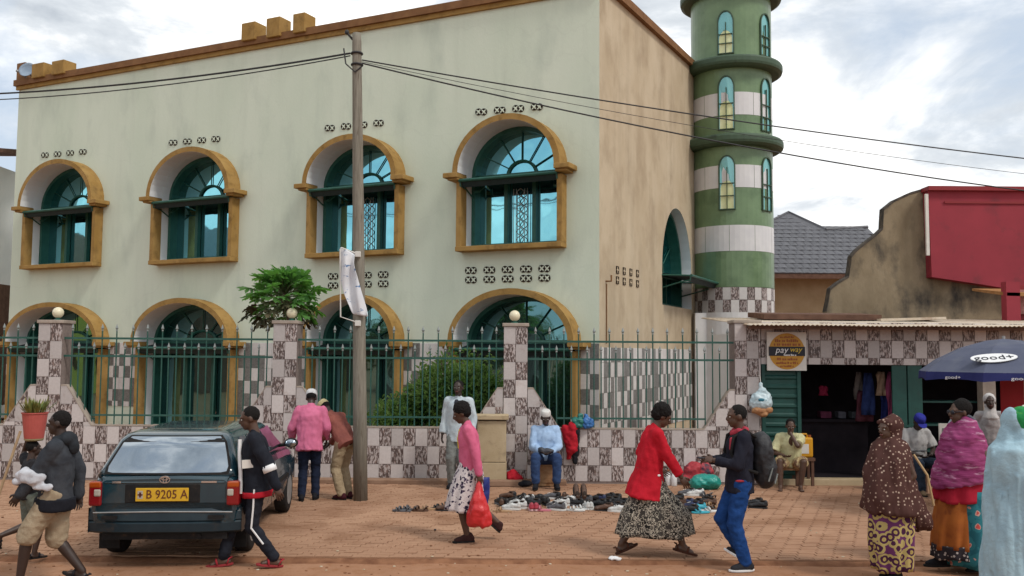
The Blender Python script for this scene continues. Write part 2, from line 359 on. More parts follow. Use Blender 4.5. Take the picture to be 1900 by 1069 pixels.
cs = MB(); cs.loft([[(-.3, -.12, zTR - .04), (.11, -.12, zTR - .04), (.11, -.12, zTR + .15), (-.3, -.12, zTR + .15)], [(-.3, DEP, zSE - .05), (.11, DEP, zSE - .05), (.11, DEP, zSE + .12), (-.3, DEP, zSE + .12)]])
cs.build('side_coping', M_brown, mosque)
for px0, px1, pt, pb in ((458, 482, 52, 80), (504, 528, 43, 74), (553, 574, 35, 66), (70, 91, 126, 148), (107, 128, 121, 142)):
    a, zt = fl(px0, pt); b, zb = fl(px1, pb); h = zt - zb
    MB().box(((a + b) / 2, .02, zb + h / 2 + .05), (b - a, .42, h)).build('merlon', M_gold, mosque, bevel=.015)
a, zt = fl(33, 132); b, zb = fl(46, 160); MB().box((a + .2, .1, (zt + zb) / 2 + .1), (.35, .3, zt - zb + .2)).build('corner_post', M_brown, mosque)
# -------- windows
def window(w, hood=True, surround=True, rot=0., at=(0, 0, 0), nfan=6, grille=False, dg=.44, yf=-.30):
    hw, z0, zs, rise = w['hw'], w['z0'], w['zs'], w['rise']
    out_ = arch_pts(hw, zs, rise, 22, z0); n = len(out_)
    rev = MB(); rev.strip([(x, 0, z) for x, z in out_], [(x, dg + .1, z) for x, z in out_], 0, True)
    win = rev.build('window', M_white, mosque, loc=at, rotz=rot)
    def arc(h, r, y): return [(h * math.cos(math.pi * k / 22), y, zs + r * math.sin(math.pi * k / 22)) for k in range(23)]
    if hood:
        P = .42; hb = MB(); i0, i1 = arc(hw + .003, rise + .003, -P), arc(hw + .003, rise + .003, 0); e0, e1 = arc(hw + .13, rise + .13, -P), arc(hw + .13, rise + .13, 0)
        hb.strip(i0, i1, 1); hb.strip(i0, e0, 0); hb.strip(e0, e1, 0)
        for s in (0, 22): hb.add([i0[s], e0[s], e1[s], i1[s]], [(0, 1, 2, 3)])
        hb.build('arch_hood', [M_gold, M_white], win)
        for s in (-1, 1):
            MB().box((s * (hw + .175), -.225, zs - .055), (.34, .45, .105)).box((s * (hw + .14), -.20, zs - .13), (.25, .38, .05)).build('hood_foot', M_gold, win, bevel=.012)
    if surround:
        zt = zs - .185
        for s in (-1, 1): MB().box((s * (hw + .058), -.13, (z0 + zt) / 2), (.11, .256, zt - z0)).build('jamb', M_gold, win)
        if w['upper']: MB().box((0, -.14, z0 - .055), (2 * hw + .23, .30, .104)).build('sill', M_gold, win, bevel=.01)
    # green frame
    fr = MB(); t = .085; y0, y1 = dg * .5, dg + .0; zb = z0
    a0 = arch_pts(hw, zs, rise, 22, zb); a1 = arch_pts(hw - t, zs, rise - t, 22, zb + t)
    for ya in (y0, ):
        fr.strip([(x, y0, z) for x, z in a0], [(x, y0, z) for x, z in a1], 0, True); fr.strip([(x, y0, z) for x, z in a1], [(x, y1 + .05, z) for x, z in a1], 0, True)
    fr.box((0, dg - .05, zs), (2 * hw - .1, .10, .085))
    mx_ = hw * .30
    if hw > .5:
        for s in (-1, 1): fr.box((s * mx_, dg - .05, (zb + zs) / 2), (.085, .11, zs - zb - .09))
    else: fr.box((0, dg - .05, (zb + zs) / 2), (.05, .09, zs - zb - .09))
    fr.build('frame', M_green, win)
    pane = lambda poly: MB().prism(poly, dg + .02, dg + .032).build('pane', M_glass if w['upper'] else M_glassL, win)
    a, b_ = hw - t, rise - t
    if hw > .5:
        xs = [-a, -mx_ - .04, -mx_ + .04, mx_ - .04, mx_ + .04, a]
        for i in (0, 2, 4): pane([(xs[i], zb + .05), (xs[i + 1], zb + .05), (xs[i + 1], zs - .04), (xs[i], zs - .04)])
    else:
        for s in (-1, 1): pane([(min(0.02 * s, a * s), zb + .05), (max(.02 * s, a * s), zb + .05), (max(.02 * s, a * s), zs - .04), (min(.02 * s, a * s), zs - .04)])
    # fan light
    ri = .33; fb = MB()
    if hw > .5:
        arcp = [(ri * a * math.cos(math.pi * k / 12), dg - .01, zs + ri * b_ * math.sin(math.pi * k / 12)) for k in range(13)]
        fb.tube(arcp, .035, 6)
        for k in range(1, nfan):
            an = math.pi * k / nfan; c, s = math.cos(an), math.sin(an)
            fb.tube([(ri * a * c, dg - .01, zs + ri * b_ * s), (a * 1.02 * c, dg - .01, zs + b_ * 1.02 * s)], .014, 5)
        fb.build('fan_bars', M_green, win)
        pane([(ri * a * math.cos(math.pi * k / 12), zs + .03 + ri * b_ * math.sin(math.pi * k / 12)) for k in range(13)])
        for k in range(nfan):
            q = [math.pi * (k + j / 4) / nfan for j in range(5)]
            pane([(a * 1.03 * math.cos(g), zs + b_ * 1.03 * math.sin(g)) for g in q] + [(ri * a * math.cos(g), zs + ri * b_ * math.sin(g)) for g in reversed(q)])
    else: pane(arch_pts(a, zs + .03, b_, 16))
    # folded awning under the transom
    big = hw > .5; aw = MB(); W = hw + (.03 if hw > .5 else .05)
    aw.add([(-W + .1, dg - .12, zs - .03), (W - .1, dg - .12, zs - .03), (W - .04, yf, zs - .16), (-W + .04, yf, zs - .16)], [(0, 1, 2, 3)])
    aw.add([(-W + .04, yf, zs - .16), (W - .04, yf, zs - .16), (W - .05, yf + .09, zs - .30), (-W + .05, yf + .09, zs - .30)], [(0, 1, 2, 3)])  # dark drop stands in for the shade under the folded awning
    if not big: aw = MB().box((0, yf * .5 + dg * .3, zs - .22), (2 * W - .1, .05, .05)).box((0, yf + .1, zs - .16), (2 * W - .1, .16, .03))
    ao = aw.build('awning', M_dkgreen, win)
    ab = MB(); ab.tube([(-W, yf, zs - .16), (W, yf, zs - .16)], .035, 8); ab.tube([(-W + .05, dg - .13, zs - .05), (W - .05, dg - .13, zs - .05)], .03, 6)
    for s in (-1, 1):
        ab.tube([(s * (W - .02), yf, zs - .16), (s * (W - .02), dg - .14, zs - .10)], .022, 6)
        ab.tube([(s * (W - .02), yf + .02, zs - .17), (s * (W - .02), yf + .03, zs - .27), (s * (W - .03), yf + .25, zs - .30), (s * (W - .10), dg - .15, zs - .52)], .018, 6)
        ab.tube([(s * (W - .30), dg - .14, zs - .2), (s * (W - .25), dg - .3, zs - .34), (s * (W - .12), dg - .28, zs - .34)], .03, 6)
    ab.build('awning_arms', M_green, win)
    if grille:
        g = MB(); yy = dg - .07; z_a, z_b = zb + .08, zs - .3
        for x in (-.16, -.1, .1, .16): g.tube([(x, yy, z_a), (x, yy, z_b)], .009, 5)
        k = 7; dz = (z_b - z_a) / k
        for i in range(k):
            for s in (-1, 1): g.tube([(s * .085 * math.sin(math.pi * j / 6) * (1 if i % 2 else -1), yy, z_a + (i + j / 6) * dz) for j in range(7)], .010, 5)
        g.build('window_grille', M_silver, win)
    return win
for i, w in enumerate(WINS): window(w, at=(w['cx'], 0, 0), grille=(i in (2, 3)))
window(side_w, hood=False, surround=False, rot=R(90), at=(0, swc, 0), dg=.52, yf=-.72)
# -------- pierced vent blocks
def ventmesh(name, w, square=False):
    mb = MB(); h = w / 2; n = 4 if square else 12; o0 = math.pi / 4 if square else 0; q = 1.3 if square else 1.
    ring = lambda r, y: [(r * q * math.cos(o0 + 2 * math.pi * k / n), y, r * q * math.sin(o0 + 2 * math.pi * k / n)) for k in range(n)]
    mb.add(ring(h, -.004), [list(range(n))], 0)
    a, b, c, d = ring(h, -.004), ring(h, -.018), ring(h * .86, -.018), ring(h * .86, -.005)
    mb.strip(a, b, 1, True); mb.strip(b, c, 1, True); mb.strip(c, d, 1, True)
    for an in ((45, 135) if not square else (0, 90)):
        mb.box((0, -.010, 0), (w * .9, .012, w * .16), 2, Matrix.Rotation(R(an), 3, 'Y'))
    mb.ell((0, -.012, 0), (w * .2, .01, w * .2), 8, 4, 2)
    return mb.mesh(name, [M_hole, M_hole, M_wall if not square else M_tan])
vm = ventmesh('vent_block', .155)
def vent_row(pl, yl, pr, yr, pairs):
    for p in range(pairs):
        for s in (0, 1):
            f0 = p / (pairs - .45); px = pl + (pr - pl) * (f0 + (s * .52 + .12) / (pairs - .45) * .55); py = yl + (yr - yl) * f0
            x, z = fl(px, py); link('vent_block', vm, mosque, (x, 0, z))
vent_row(79, 288, 162, 281, 4); vent_row(316, 265, 410, 257, 4); vent_row(606, 238, 713, 227, 4); vent_row(886, 208, 1008, 197, 4)
for dy in (0, 17.5):
    vent_row(612, 513 + dy, 722, 509 + dy, 4) if dy == 0 else vent_row(612, 530, 722, 526, 4)
    vent_row(867, 502 + dy, 1022, 498 + dy, 5)
vs_ = ventmesh('vent_block', .17, True)
for j in range(2):
    for i in range(4):
        y, z = sl(1145 + i * 12.4, 501 + j * 19 + i * 2.2); ob = link('vent_block', vs_, mosque, (0, y, z), R(90))
# -------- tile dado on both walls
def tile_mesh(w, h, m, t=.012):
    a, b, c = w / 2, h / 2, .004
    return MB().loft([[(-a, 0, -b), (a, 0, -b), (a, 0, b), (-a, 0, b)], [(-a, -t + c, -b), (a, -t + c, -b), (a, -t + c, b), (-a, -t + c, b)], [(-a + c, -t, -b + c), (a - c, -t, -b + c), (a - c, -t, b - c), (-a + c, -t, b - c)]]).mesh('tile', m)
tw, th = .205, .305
mA, mB_ = tile_mesh(tw - .005, th - .005, M_tileA), tile_mesh(tw - .005, th - .005, M_tileB)
mW, mG = tile_mesh(tw - .005, th - .005, M_tileW), tile_mesh(tw - .005, th - .005, M_tileG)
def clip(poly, inside, cut):
    o = []
    for i, p in enumerate(poly):
        q = poly[(i + 1) % len(poly)]; a, b = inside(p), inside(q)
        if a >= 0: o.append(p)
        if a * b < 0: t = a / (a - b); o.append((p[0] + (q[0] - p[0]) * t, p[1] + (q[1] - p[1]) * t))
    return o
def tiles(parent, x0, x1, z0, z1, place, mats4, limit=300, region=None, rough_odd=.0):
    """checkerboard of tiles; whole ones share a mesh; region = list of half planes that cut them"""
    ma, mb2, fa, fb = mats4; rest = MB(); cnt = 0; nx = int(math.ceil((x1 - x0) / tw)); nz = int(math.ceil((z1 - z0) / th - .01))
    for k in range(nz):
        for i in range(nx):
            odd = (i + k) % 2
            if random.random() < rough_odd: odd = 1 - odd
            a, b = x0 + i * tw, x0 + (i + 1) * tw; c = z1 - (k + 1) * th; d = c + th
            poly = [(a, max(c, z0)), (min(b, x1), max(c, z0)), (min(b, x1), d), (a, d)]; full = b <= x1 + 1e-4 and c >= z0 - 1e-4
            for h in region or []:
                if min(h(p) for p in poly) < 0: full = False; poly = clip(poly, h, None)
                if len(poly) < 3: break
            if len(poly) < 3 or max(p[0] for p in poly) - min(p[0] for p in poly) < .015: continue
            if cnt < limit:
                if full:
                    loc, rz = place((a + b) / 2, (c + d) / 2); ob = link('tile', (mb2 if odd else ma), parent, loc, rz)
                    ob.rotation_euler[0] = random.gauss(0, .003); cnt += 1
                else:
                    cx = sum(p[0] for p in poly) / len(poly); cz = sum(p[1] for p in poly) / len(poly); loc, rz = place(cx, cz)
                    MB().prism([(.985 * (p[0] - cx), .985 * (p[1] - cz)) for p in poly], -.012, 0).build('tile', fb if odd else fa, parent, loc=loc, rotz=rz); cnt += 1
            else:
                loc, rz = place((a + b) / 2, (c + d) / 2); Mx = Matrix.Rotation(rz, 3, 'Z')
                for p in (mb2 if odd else ma).vertices: pass
                me = mb2 if odd else ma
                rest.add([Mx @ p.co + Vector(loc) for p in me.vertices], [list(p.vertices) for p in me.polygons], odd)
    if rest.v: tag(rest.build('tile_field', [fa, fb], parent), kind='stuff')
zd = fl(480, 636)[1]
bays = []; ws = sorted([w for w in WINS if not w['upper']], key=lambda w: w['cx']); edge = XL
for w in ws: bays.append((edge, w['cx'] - w['hw'] - .115)); edge = w['cx'] + w['hw'] + .115
bays.append((edge, -.002))
print('bays', [tuple(round(q, 2) for q in b) for b in bays], 'dado', zd)
front = thing  # (name kept short)
for a, b in bays:
    if b - a > .1: tiles(mosque, a, b, .75, zd, lambda x, z: ((x, -.003, z), 0), (mW, mG, M_tileW, M_tileG), limit=46, rough_odd=.12)
zd2 = sl(1180, 646)[1]
tiles(mosque, 0.02, 6.9, .75, zd2, lambda y, z: ((.003, y, z), R(90)), (mW, mG, M_tileW, M_tileG), limit=100, rough_odd=.15)
y_, z_ = sl(1124, 522); hk = MB().tube([(.0, y_, z_), (.12, y_, z_), (.12, y_, z_ + .12)], .02, 6).tube([(.02, y_, z_ - .05), (.02, y_, 2.4)], .012, 5).build('wall_conduit', M_brown, mosque)
# ---------------------------------------------------------------- minaret
TY = 25.0; tcx = aty(1359, 400, TY).x; TR = 74 / 1700 * TY * 1.0
mina = thing('minaret', 'round green and white banded minaret with flat rings beside the mosque', 'minaret', (tcx, TY, 0), 0)
tz = lambda py: aty(1345, py, TY - TR).z
M_tg = mat('green minaret tile', (.125, .20, .105), (.165, .255, .135), .35, 2.5, c3=(.10, .165, .085), sc3=1.5)
M_tw = mat('white minaret tile', (.60, .60, .61), (.66, .66, .66), .45, 3)
M_tr = mat('dark green ring', (.04, .075, .045), (.055, .095, .055), .6, 3, c3=(.03, .05, .035), sc3=3)
M_base = mat('white washed base', (.74, .74, .74), (.66, .66, .65), .8, 1.5)
NS = 48
def band(name, ya, yb, m, r=TR): return MB().lathe([(r - .02, tz(yb)), (r, tz(yb)), (r, tz(ya)), (r - .02, tz(ya))], NS).build(name, m, mina, smooth=False)
band('tower_shaft', -60, 532, M_tg, TR - .0); band('tower_base', 579, 905, M_base, TR + .0)
MB().lathe([(TR - .03, tz(600)), (TR - .03, tz(520))], NS).build('tile_bed', M_grout, mina)
for ya, yb in ((170, 212), (305, 347), (417, 465)):
    z0, z1 = tz(yb), tz(ya); nseg = 10
    for k in range(nseg):
        a0, a1 = 2 * math.pi * (k + .008) / nseg, 2 * math.pi * (k + .992) / nseg
        ins = [[(r * math.cos(a0 + (a1 - a0) * j / 5), r * math.sin(a0 + (a1 - a0) * j / 5), z) for j in range(6)] for z in (z0, z1) for r in (TR - .03, TR + .006)]
        MB().loft([ins[0], ins[1], ins[3], ins[2]], 0, False, False).build('white_panel', M_tw, mina)
for yc, hh in ((259, 1.0), (114, 1.0), (-26, 1.0)):
    z = tz(yc); ro = TR * 1.27; t = .20
    MB().lathe([(TR - .02, z - .16), (ro - .10, z - .15), (ro - .02, z - .10), (ro, z - .04), (ro, z + .07), (ro - .03, z + .12), (TR - .02, z + .20)], NS, caps=False).build('ring', M_tr, mina, smooth=False)
def tower_win(yb, yt, ang, hw=.215, yellow=True):
    z0, zt = tz(yb), tz(yt); zs = zt - hw * 1.5
    def on(x, z, r): a = ang + x / TR; return (r * math.sin(a), -r * math.cos(a), z)
    o_ = arch_pts(hw, zs, zt - zs, 14, z0); i_ = arch_pts(hw - .03, zs, zt - zs - .035, 14, z0 + .03)
    fr = MB(); fr.strip([on(x, z, TR + .05) for x, z in o_], [on(x, z, TR + .05) for x, z in i_], 0, True); fr.strip([on(x, z, TR - .01) for x, z in o_], [on(x, z, TR + .05) for x, z in o_], 0, True); fr.strip([on(x, z, TR + .05) for x, z in i_], [on(x, z, TR + .01) for x, z in i_], 0, True)
    for q in (.33, .62): fr.box(on(0, z0 + (zs - z0) * q, TR + .03), (.36, .03, .022), 0, Matrix.Rotation(ang, 3, 'Z'))
    fr.box(on(0, (z0 + zs) / 2, TR + .03), (.02, .03, zs - z0), 0, Matrix.Rotation(ang, 3, 'Z'))
    f = fr.build('window', M_tg if hw > .3 else M_tr, mina)
    zm = z0 + (zt - z0) * .52
    MB().add([on(x, z, TR + .012) for x, z in arch_pts(hw - .03, zs, zt - zs - .035, 14, z0 + .03)], [list(range(17))]).build('pane', M_glassT, f)
    if yellow: MB().add([on(x, z, TR + .016) for x, z in arch_pts(hw - .045, zm - .22, .24, 14, z0 + .04)], [list(range(17))]).build('pane', M_thruY, f)  # lower pane paints the light seen through the window
a_, b__ = aty(1290, 580, TY - TR * .6), aty(1440, 580, TY - TR * .6); MB().box(((a_.x + b__.x) / 2 - tcx, -TR * .6 + .15, a_.z / 2), (b__.x - a_.x, .3, a_.z - .02)).build('base_wall', M_base, mina)
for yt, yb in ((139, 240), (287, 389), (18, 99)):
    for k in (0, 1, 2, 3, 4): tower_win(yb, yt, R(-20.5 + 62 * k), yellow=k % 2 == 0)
ntile = int(2 * math.pi * TR / tw / 2) * 2
mT = [tile_mesh(2 * math.pi * TR / ntile - .006, .322, m) for m in (M_tileW, M_tileB)]
for k in range(2):
    for i in range(ntile):
        a = 2 * math.pi * i / ntile
        link('tile', mT[(i + k) % 2], mina, ((TR - .015) * math.sin(a), -(TR - .015) * math.cos(a), tz(556 + (k * 2 - 1) * 11.7)), a)
# ---------------------------------------------------------------- boundary wall, pillars, fence
FY = aty(1000, 893, 15.6).y; FY = ground(1000, 896).y
fx = lambda px, py=760: aty(px, py, FY).x
fz = lambda py, px=950: aty(px, py, FY).z
M_capst = mat('concrete cap', (.30, .25, .21), (.38, .32, .27), .9, 6, bump=.2)
M_globe = mat('globe lamp glass', (.72, .66, .48), (.66, .60, .42), .3, 5)
four = (mA, mB_, M_tileA, M_tileB)
PCX = [88, 526, 956]; WT = fz(796)                    # pillar centres, top of the low wall
pcx = [fx(p) for p in PCX] + [fx(1388)]; pw = [2 * tw + .01] * 3 + [.44]
names = ['first', 'second', 'third', 'fourth']
xl0 = fx(88) - (fx(526) - fx(88))
edges = [xl0] + pcx
BH, BW = fz(722), .72                                 # buttress top and foot half width
def low_z(x):                                         # top of the solid wall at x: it climbs towards the pillars
    z = WT
    for c in edges:
        d = abs(x - c)
        if d < .31: z = max(z, BH)
        elif d < .31 + BW * .62: z = max(z, BH + (WT - BH) * (d - .31) / (BW * .62))
    return z
ends = [(edges[0], edges[1], 'left of the first pillar with a lamp'), (edges[1], edges[2], 'between the first and second lamp pillars, behind the car'),
        (edges[2], edges[3], 'between the second and third lamp pillars, behind the pole'), (edges[3], edges[4], 'between the third lamp pillar and the shop, behind the seated man')]
for i, (a, b, lab) in enumerate(ends):
    a2, b2 = a + tw + .006, b - tw - .006
    w = thing('boundary_wall', 'low wall of checkered marble-look tiles ' + lab, 'wall', ((a2 + b2) / 2, FY, 0), 0, 'low tiled walls between the pillars')
    n = 40; xs = [a2 + (b2 - a2) * k / n for k in range(n + 1)]; prof = sorted(set(xs + [c + s * d for c in (a, b) for s in (-1, 1) for d in (.31, .31 + BW * .62) if a2 < c + s * d < b2]))
    cxm = (a2 + b2) / 2
    mb = MB(); mb.prism([(x - cxm, low_z(x)) for x in prof] + [(b2 - cxm, -.05), (a2 - cxm, -.05)], .012, .16); mb.build('wall_core', M_grout, w)
    reg = lambda p, a=a, b=b: low_z(p[0] + cxm) - p[1]
    sl_ = (BH - WT) / (BW * .62)
    k1 = a + .31 - cxm; k2 = b - .31 - cxm
    # lower courses everywhere, upper wedges cut along the slopes
    z0 = .03
    tiles(w, a2 - cxm, b2 - cxm, z0, WT, lambda x, z: ((x, .012, z), 0), four, limit=270)
    tiles(w, a2 - cxm, k1 + BW * .62, WT + .002, BH, lambda x, z: ((x, .012, z), 0), four, region=[lambda p: BH - sl_ * (p[0] - k1) - p[1]])
    tiles(w, k2 - BW * .62, b2 - cxm, WT + .002, BH, lambda x, z: ((x, .012, z), 0), four, region=[lambda p: BH + sl_ * (p[0] - k2) - p[1]])
    cpm = MB()
    for j in range(len(prof) - 1):
        x0, x1 = prof[j] - cxm, prof[j + 1] - cxm; za, zb = low_z(prof[j]), low_z(prof[j + 1])
        cpm.loft([[(x0, -.004, za), (x0, .165, za), (x0, .165, za + .025), (x0, -.004, za + .025)], [(x1, -.004, zb), (x1, .165, zb), (x1, .165, zb + .025), (x1, -.004, zb + .025)]], 0, True, j in (0, len(prof) - 2))
    cpm.build('wall_capping', M_capst, w)
lab4 = ['tiled gate pillar with a globe lamp at the left, behind the youth in the grey hoodie', 'tiled gate pillar under the papaya leaves with a globe lamp', 'tiled gate pillar with a pale globe lamp right of the shrub', 'wide tiled pillar without lamp at the shop corner']
for i, c in enumerate(pcx):
    zt = [fz(600, 88), fz(601, 526), fz(606, 955), fz(600, 1388)][i]; hw = tw if i < 3 else .22
    p = thing('tiled_pillar', lab4[i], 'pillar', (c, FY, 0), 0, 'tiled pillars of the boundary wall')
    MB().box((0, .20, zt / 2), (2 * hw, .4, zt)).build('pillar_core', M_grout, p)
    tiles(p, -hw, hw, .03, zt, lambda x, z: ((x, -.002, z), 0), four)
    MB().box((0, .19, zt + .03), (2 * hw + .05, .46, .058)).build('pillar_cap', M_capst, p, bevel=.01)
    if i < 3:
        lm = thing('globe_lamp', ['cream globe lamp on the leftmost tiled pillar', 'cream globe lamp half hidden by the papaya leaves', 'cream globe lamp on the pillar right of the shrub'][i], 'lamp', (c + [.02, .06, -.02][i], FY + .19, zt + .058), 0, 'globe lamps on the pillars')
        MB().lathe([(.06, 0), (.06, .015), (.035, .03), (.035, .055)], 12).build('lamp_base', M_green, lm)
        MB().ell((0, 0, .135), (.095, .095, .095), 20, 12).build('globe', M_globe, lm, smooth=True)
# fence panels
ZR = [fz(633), fz(666), fz(776)]
fp_lab = ['green spiked iron fence panel at the far left edge', 'green spiked iron fence panel behind the car between two pillars', 'green spiked iron fence panel behind the electricity pole', 'green spiked iron fence panel in front of the tan side wall']
tall = MB(); 
def spear(z0, zt):
    mb = MB(); mb.tube([(0, 0, z0), (0, 0, zt - .12)], .012, 5); mb.lathe([(.006, zt - .13), (.02, zt - .115), (.012, zt - .10), (.027, zt - .075), (.012, zt - .03), (.002, zt)], 6, (0, 0, 0), 1); return mb
spear_cache = {}
for i in range(4):
    a, b = edges[i] + tw, edges[i + 1] - tw; cxm = (a + b) / 2
    p = thing('iron_fence', fp_lab[i], 'fence', (cxm, FY + .085, 0), 0, 'green iron fence panels')
    for z in ZR[:2]: MB().box((0, 0, z), (b - a, .03, .035)).build('rail', M_fence, p)
    MB().box((0, 0, ZR[2]), (b - a - 1.0, .03, .03)).build('rail', M_fence, p)
    n = int(round((b - a) / .128)); 
    for k in range(1, n):
        x = a + (b - a) * k / n; z0 = round(low_z(x), 2) + .01; zt = fz(606) if k % 2 else fz(640); key = (z0, k % 2)
        if key not in spear_cache: spear_cache[key] = spear(z0, zt).mesh('bar', [M_fence, M_silver])
        ob = link('bar', spear_cache[key], p, (x - cxm, 0, 0)); ob.rotation_euler = (0, random.gauss(0, .004), 0)
# step along the wall foot
st = MB(); st.box((fx(700), FY - .14, .03), (fx(1000) - fx(300), .27, .08)); tag(st.build('kerb_step', M_kerb, bevel=.015), kind='structure')
# ---------------------------------------------------------------- concrete meter cabinet
M_conc = mat('beige concrete', (.40, .31, .19), (.48, .38, .25), .9, 3, bump=.25, c3=(.26, .20, .13), sc3=5, lo3=.55, hi3=.75)
cY = FY - .35; cx0, cx1 = aty(884, 830, cY).x, aty(940, 830, cY).x; zc = aty(912, 770, cY).z
cb = thing('meter_cabinet', 'beige concrete meter cabinet with a flat cap against the tiled wall', 'cabinet', ((cx0 + cx1) / 2, cY, 0))
W = cx1 - cx0
MB().box((0, .15, zc * .16), (W, .3, zc * .32)).build('lower_block', M_conc, cb, bevel=.01)
MB().box((0, .155, zc * .62), (W - .015, .29, zc * .585)).build('upper_block', M_conc, cb, bevel=.01)
MB().box((0, .14, zc * .965), (W + .06, .36, zc * .07)).build('cabinet_cap', M_conc, cb, bevel=.012)
MB().box((-.1, .10, .05), (W + .75, .5, .10)).build('cabinet_plinth', M_kerb, cb, bevel=.015)
# ---------------------------------------------------------------- electricity pole and wires
M_wood = mat('weathered pole wood', (.17, .155, .125), (.25, .23, .19), .9, 8, bump=.5, bsc=30, stretch=(3, 3, .25), c3=(.12, .10, .075), sc3=12, lo3=.55, hi3=.7)
M_wire = mat('black cable', (.02, .02, .022), None, .6)
M_bolt = mat('galvanised bracket', (.35, .35, .34), (.28, .28, .28), .5, 10, metal=.5)
pb = ground(669, 928); PY = pb.y; pt = aty(662, 62, PY)
pole = thing('electricity_pole', 'weathered wooden electricity pole with cables tied below its top', 'pole', pb)
v = pt - pb; h = v.z
MB().tube([(v.x * t, 0, h * t - .05 * (t == 0)) for t in (0, .2, .4, .6, .8, .98, 1)], [.108, .102, .094, .086, .078, .071, .066], 16).build('pole_shaft', M_wood, pole, smooth=True)
mb = MB(); 
for z in (h * .955, h * .93): mb.tube([(v.x * z / h + .08 * math.cos(a), .08 * math.sin(a), z) for a in [2 * math.pi * k / 16 for k in range(17)]], .018, 6)
mb.build('cable_band', M_wire, pole)
mb = MB(); mb.tube([(v.x - .06, 0, h - .10), (v.x - .13, -.02, h - .02), (v.x - .15, -.02, h + .03)], .018, 6).ell((v.x - .15, -.02, h + .01), (.035, .035, .04), 8, 6)
mb.tube([(v.x - .19, -.03, h * .965), (v.x - .15, -.05, h * .93), (v.x, -.1, h * .91), (v.x + .1, -.05, h * .925)], .012, 5); mb.build('cable_clamp', M_wire, pole)
def wire(label, p0, p1, sag, r, n=24, twist=0.):
    pts = []
    for k in range(n + 1):
        t = k / n; p = p0.lerp(p1, t); p.z -= sag * 4 * t * (1 - t); p.y += twist * math.sin(t * 40); pts.append(p)
    tag(MB().tube(pts, r, 5).build('cable', M_wire), label, 'cable', 'overhead cables')
topL = pb + Vector((v.x - .09, -.02, h * .955)); topR = pb + Vector((v.x + .09, -.02, h * .94))
wire('twisted black cable running left from the pole top, the upper one', topL, aty(-330, 176, 17), .24, .016)
wire('thin black cable running left from the pole, the lower one', topL - Vector((0, 0, .04)), aty(-330, 186, 17), .27, .010)
wire('upper black cable from the pole crossing the minaret to the right', topR, aty(2250, 330, 17), .16, .012)
wire('middle thin grey cable from the pole crossing the minaret', topR - Vector((0, -.02, .02)), aty(2250, 356, 18), .26, .005)
wire('lower black cable from the pole crossing the minaret to the right', topR - Vector((0, 0, .05)), aty(2250, 391, 17), .30, .013)
# torn banner on its frame
M_cloth = mat('white banner cloth', (.62, .64, .68), (.70, .71, .73), .8, 4, c3=(.10, .19, .36), sc3=7, lo3=.60, hi3=.66, stretch=(1, 1, 2.2))
M_wmet = mat('white painted frame', (.60, .58, .54), None, .5)
bp = lambda px, py, dy=-.12: aty(px, py, PY + dy) - pb
bn = thing('torn_banner', 'torn white banner twisted round a thin frame on the wooden pole', 'banner', pb)
edgeL = [(631, 457), (629, 470), (634, 490), (633, 515), (634, 530), (641, 552), (650, 570), (654, 583)]
edgeR = [(660, 473), (658, 487), (660, 500), (666, 517), (670, 535), (675, 556), (680, 572), (684, 588)]
rows = []
for j, ((a, b), (c, d)) in enumerate(zip(edgeL, edgeR)):
    r_ = []
    for k in range(9):
        t = k / 8; p = bp(a + (c - a) * t, b + (d - b) * t); p.y += .05 * math.sin(t * 9 + j * .9) + .03 * math.sin(j * 1.7 + t * 4) - .05 * t; r_.append(p)
    rows.append(r_)
bo = MB().loft(rows, 0, False, False).build('cloth', M_cloth, bn, smooth=True)
s_ = bo.modifiers.new('s', 'SUBSURF'); s_.levels = s_.render_levels = 2; q = bo.modifiers.new('t', 'SOLIDIFY'); q.thickness = .006
fr = MB(); fr.tube([bp(631, 462), bp(632, 588), bp(668, 600)], .011, 6); fr.tube([bp(634, 460), bp(668, 473)], .013, 6)
fr.build('banner_frame', M_wmet, bn)
for y_ in (472, 600): MB().box(bp(664, y_, -.11), (.085, .05, .085)).build('bracket', M_wmet, bn, bevel=.008)
# ---------------------------------------------------------------- shop
M_shutter = mat('green shutter paint', (.008, .050, .042), (.013, .07, .058), .5, 4, c3=(.02, .04, .035), sc3=6, lo3=.6, hi3=.8)
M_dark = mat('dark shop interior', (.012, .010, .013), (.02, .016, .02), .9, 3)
M_tin = mat('corrugated tin', (.58, .50, .40), (.50, .41, .31), .6, 3, metal=.1, c3=(.26, .15, .09), sc3=2.2, lo3=.55, hi3=.72)
M_timber = mat('dark eave timber', (.10, .055, .04), (.15, .085, .06), .85, 6)
SY = FY + .05; sxp = lambda px, py=700: aty(px, py, SY).x; szp = lambda py: aty(1600, py, SY).z
shop = thing('shop', 'small shop with tiled fascia, tin roof and green metal shutters', 'shop', (sxp(1412), SY, 0))
sx0 = 0.; X = lambda px, py=700: sxp(px, py) - sxp(1412)
xe = X(2150); zf0, zf1 = szp(677), szp(612)
MB().box((xe / 2, .10, (zf0 + zf1) / 2 + .06), (xe, .2, zf1 - zf0 + .12)).build('fascia', M_grout, shop)
tiles(shop, 0, xe, zf0, zf1 + .12, lambda x, z: ((x, -.001, z), 0), four, limit=90)
MB().box((xe / 2, .6, .035), (xe, 1.3, .11)).build('threshold', M_conc, shop, bevel=.01)
rm = MB(); xd0, xd1 = X(1485), X(1655)
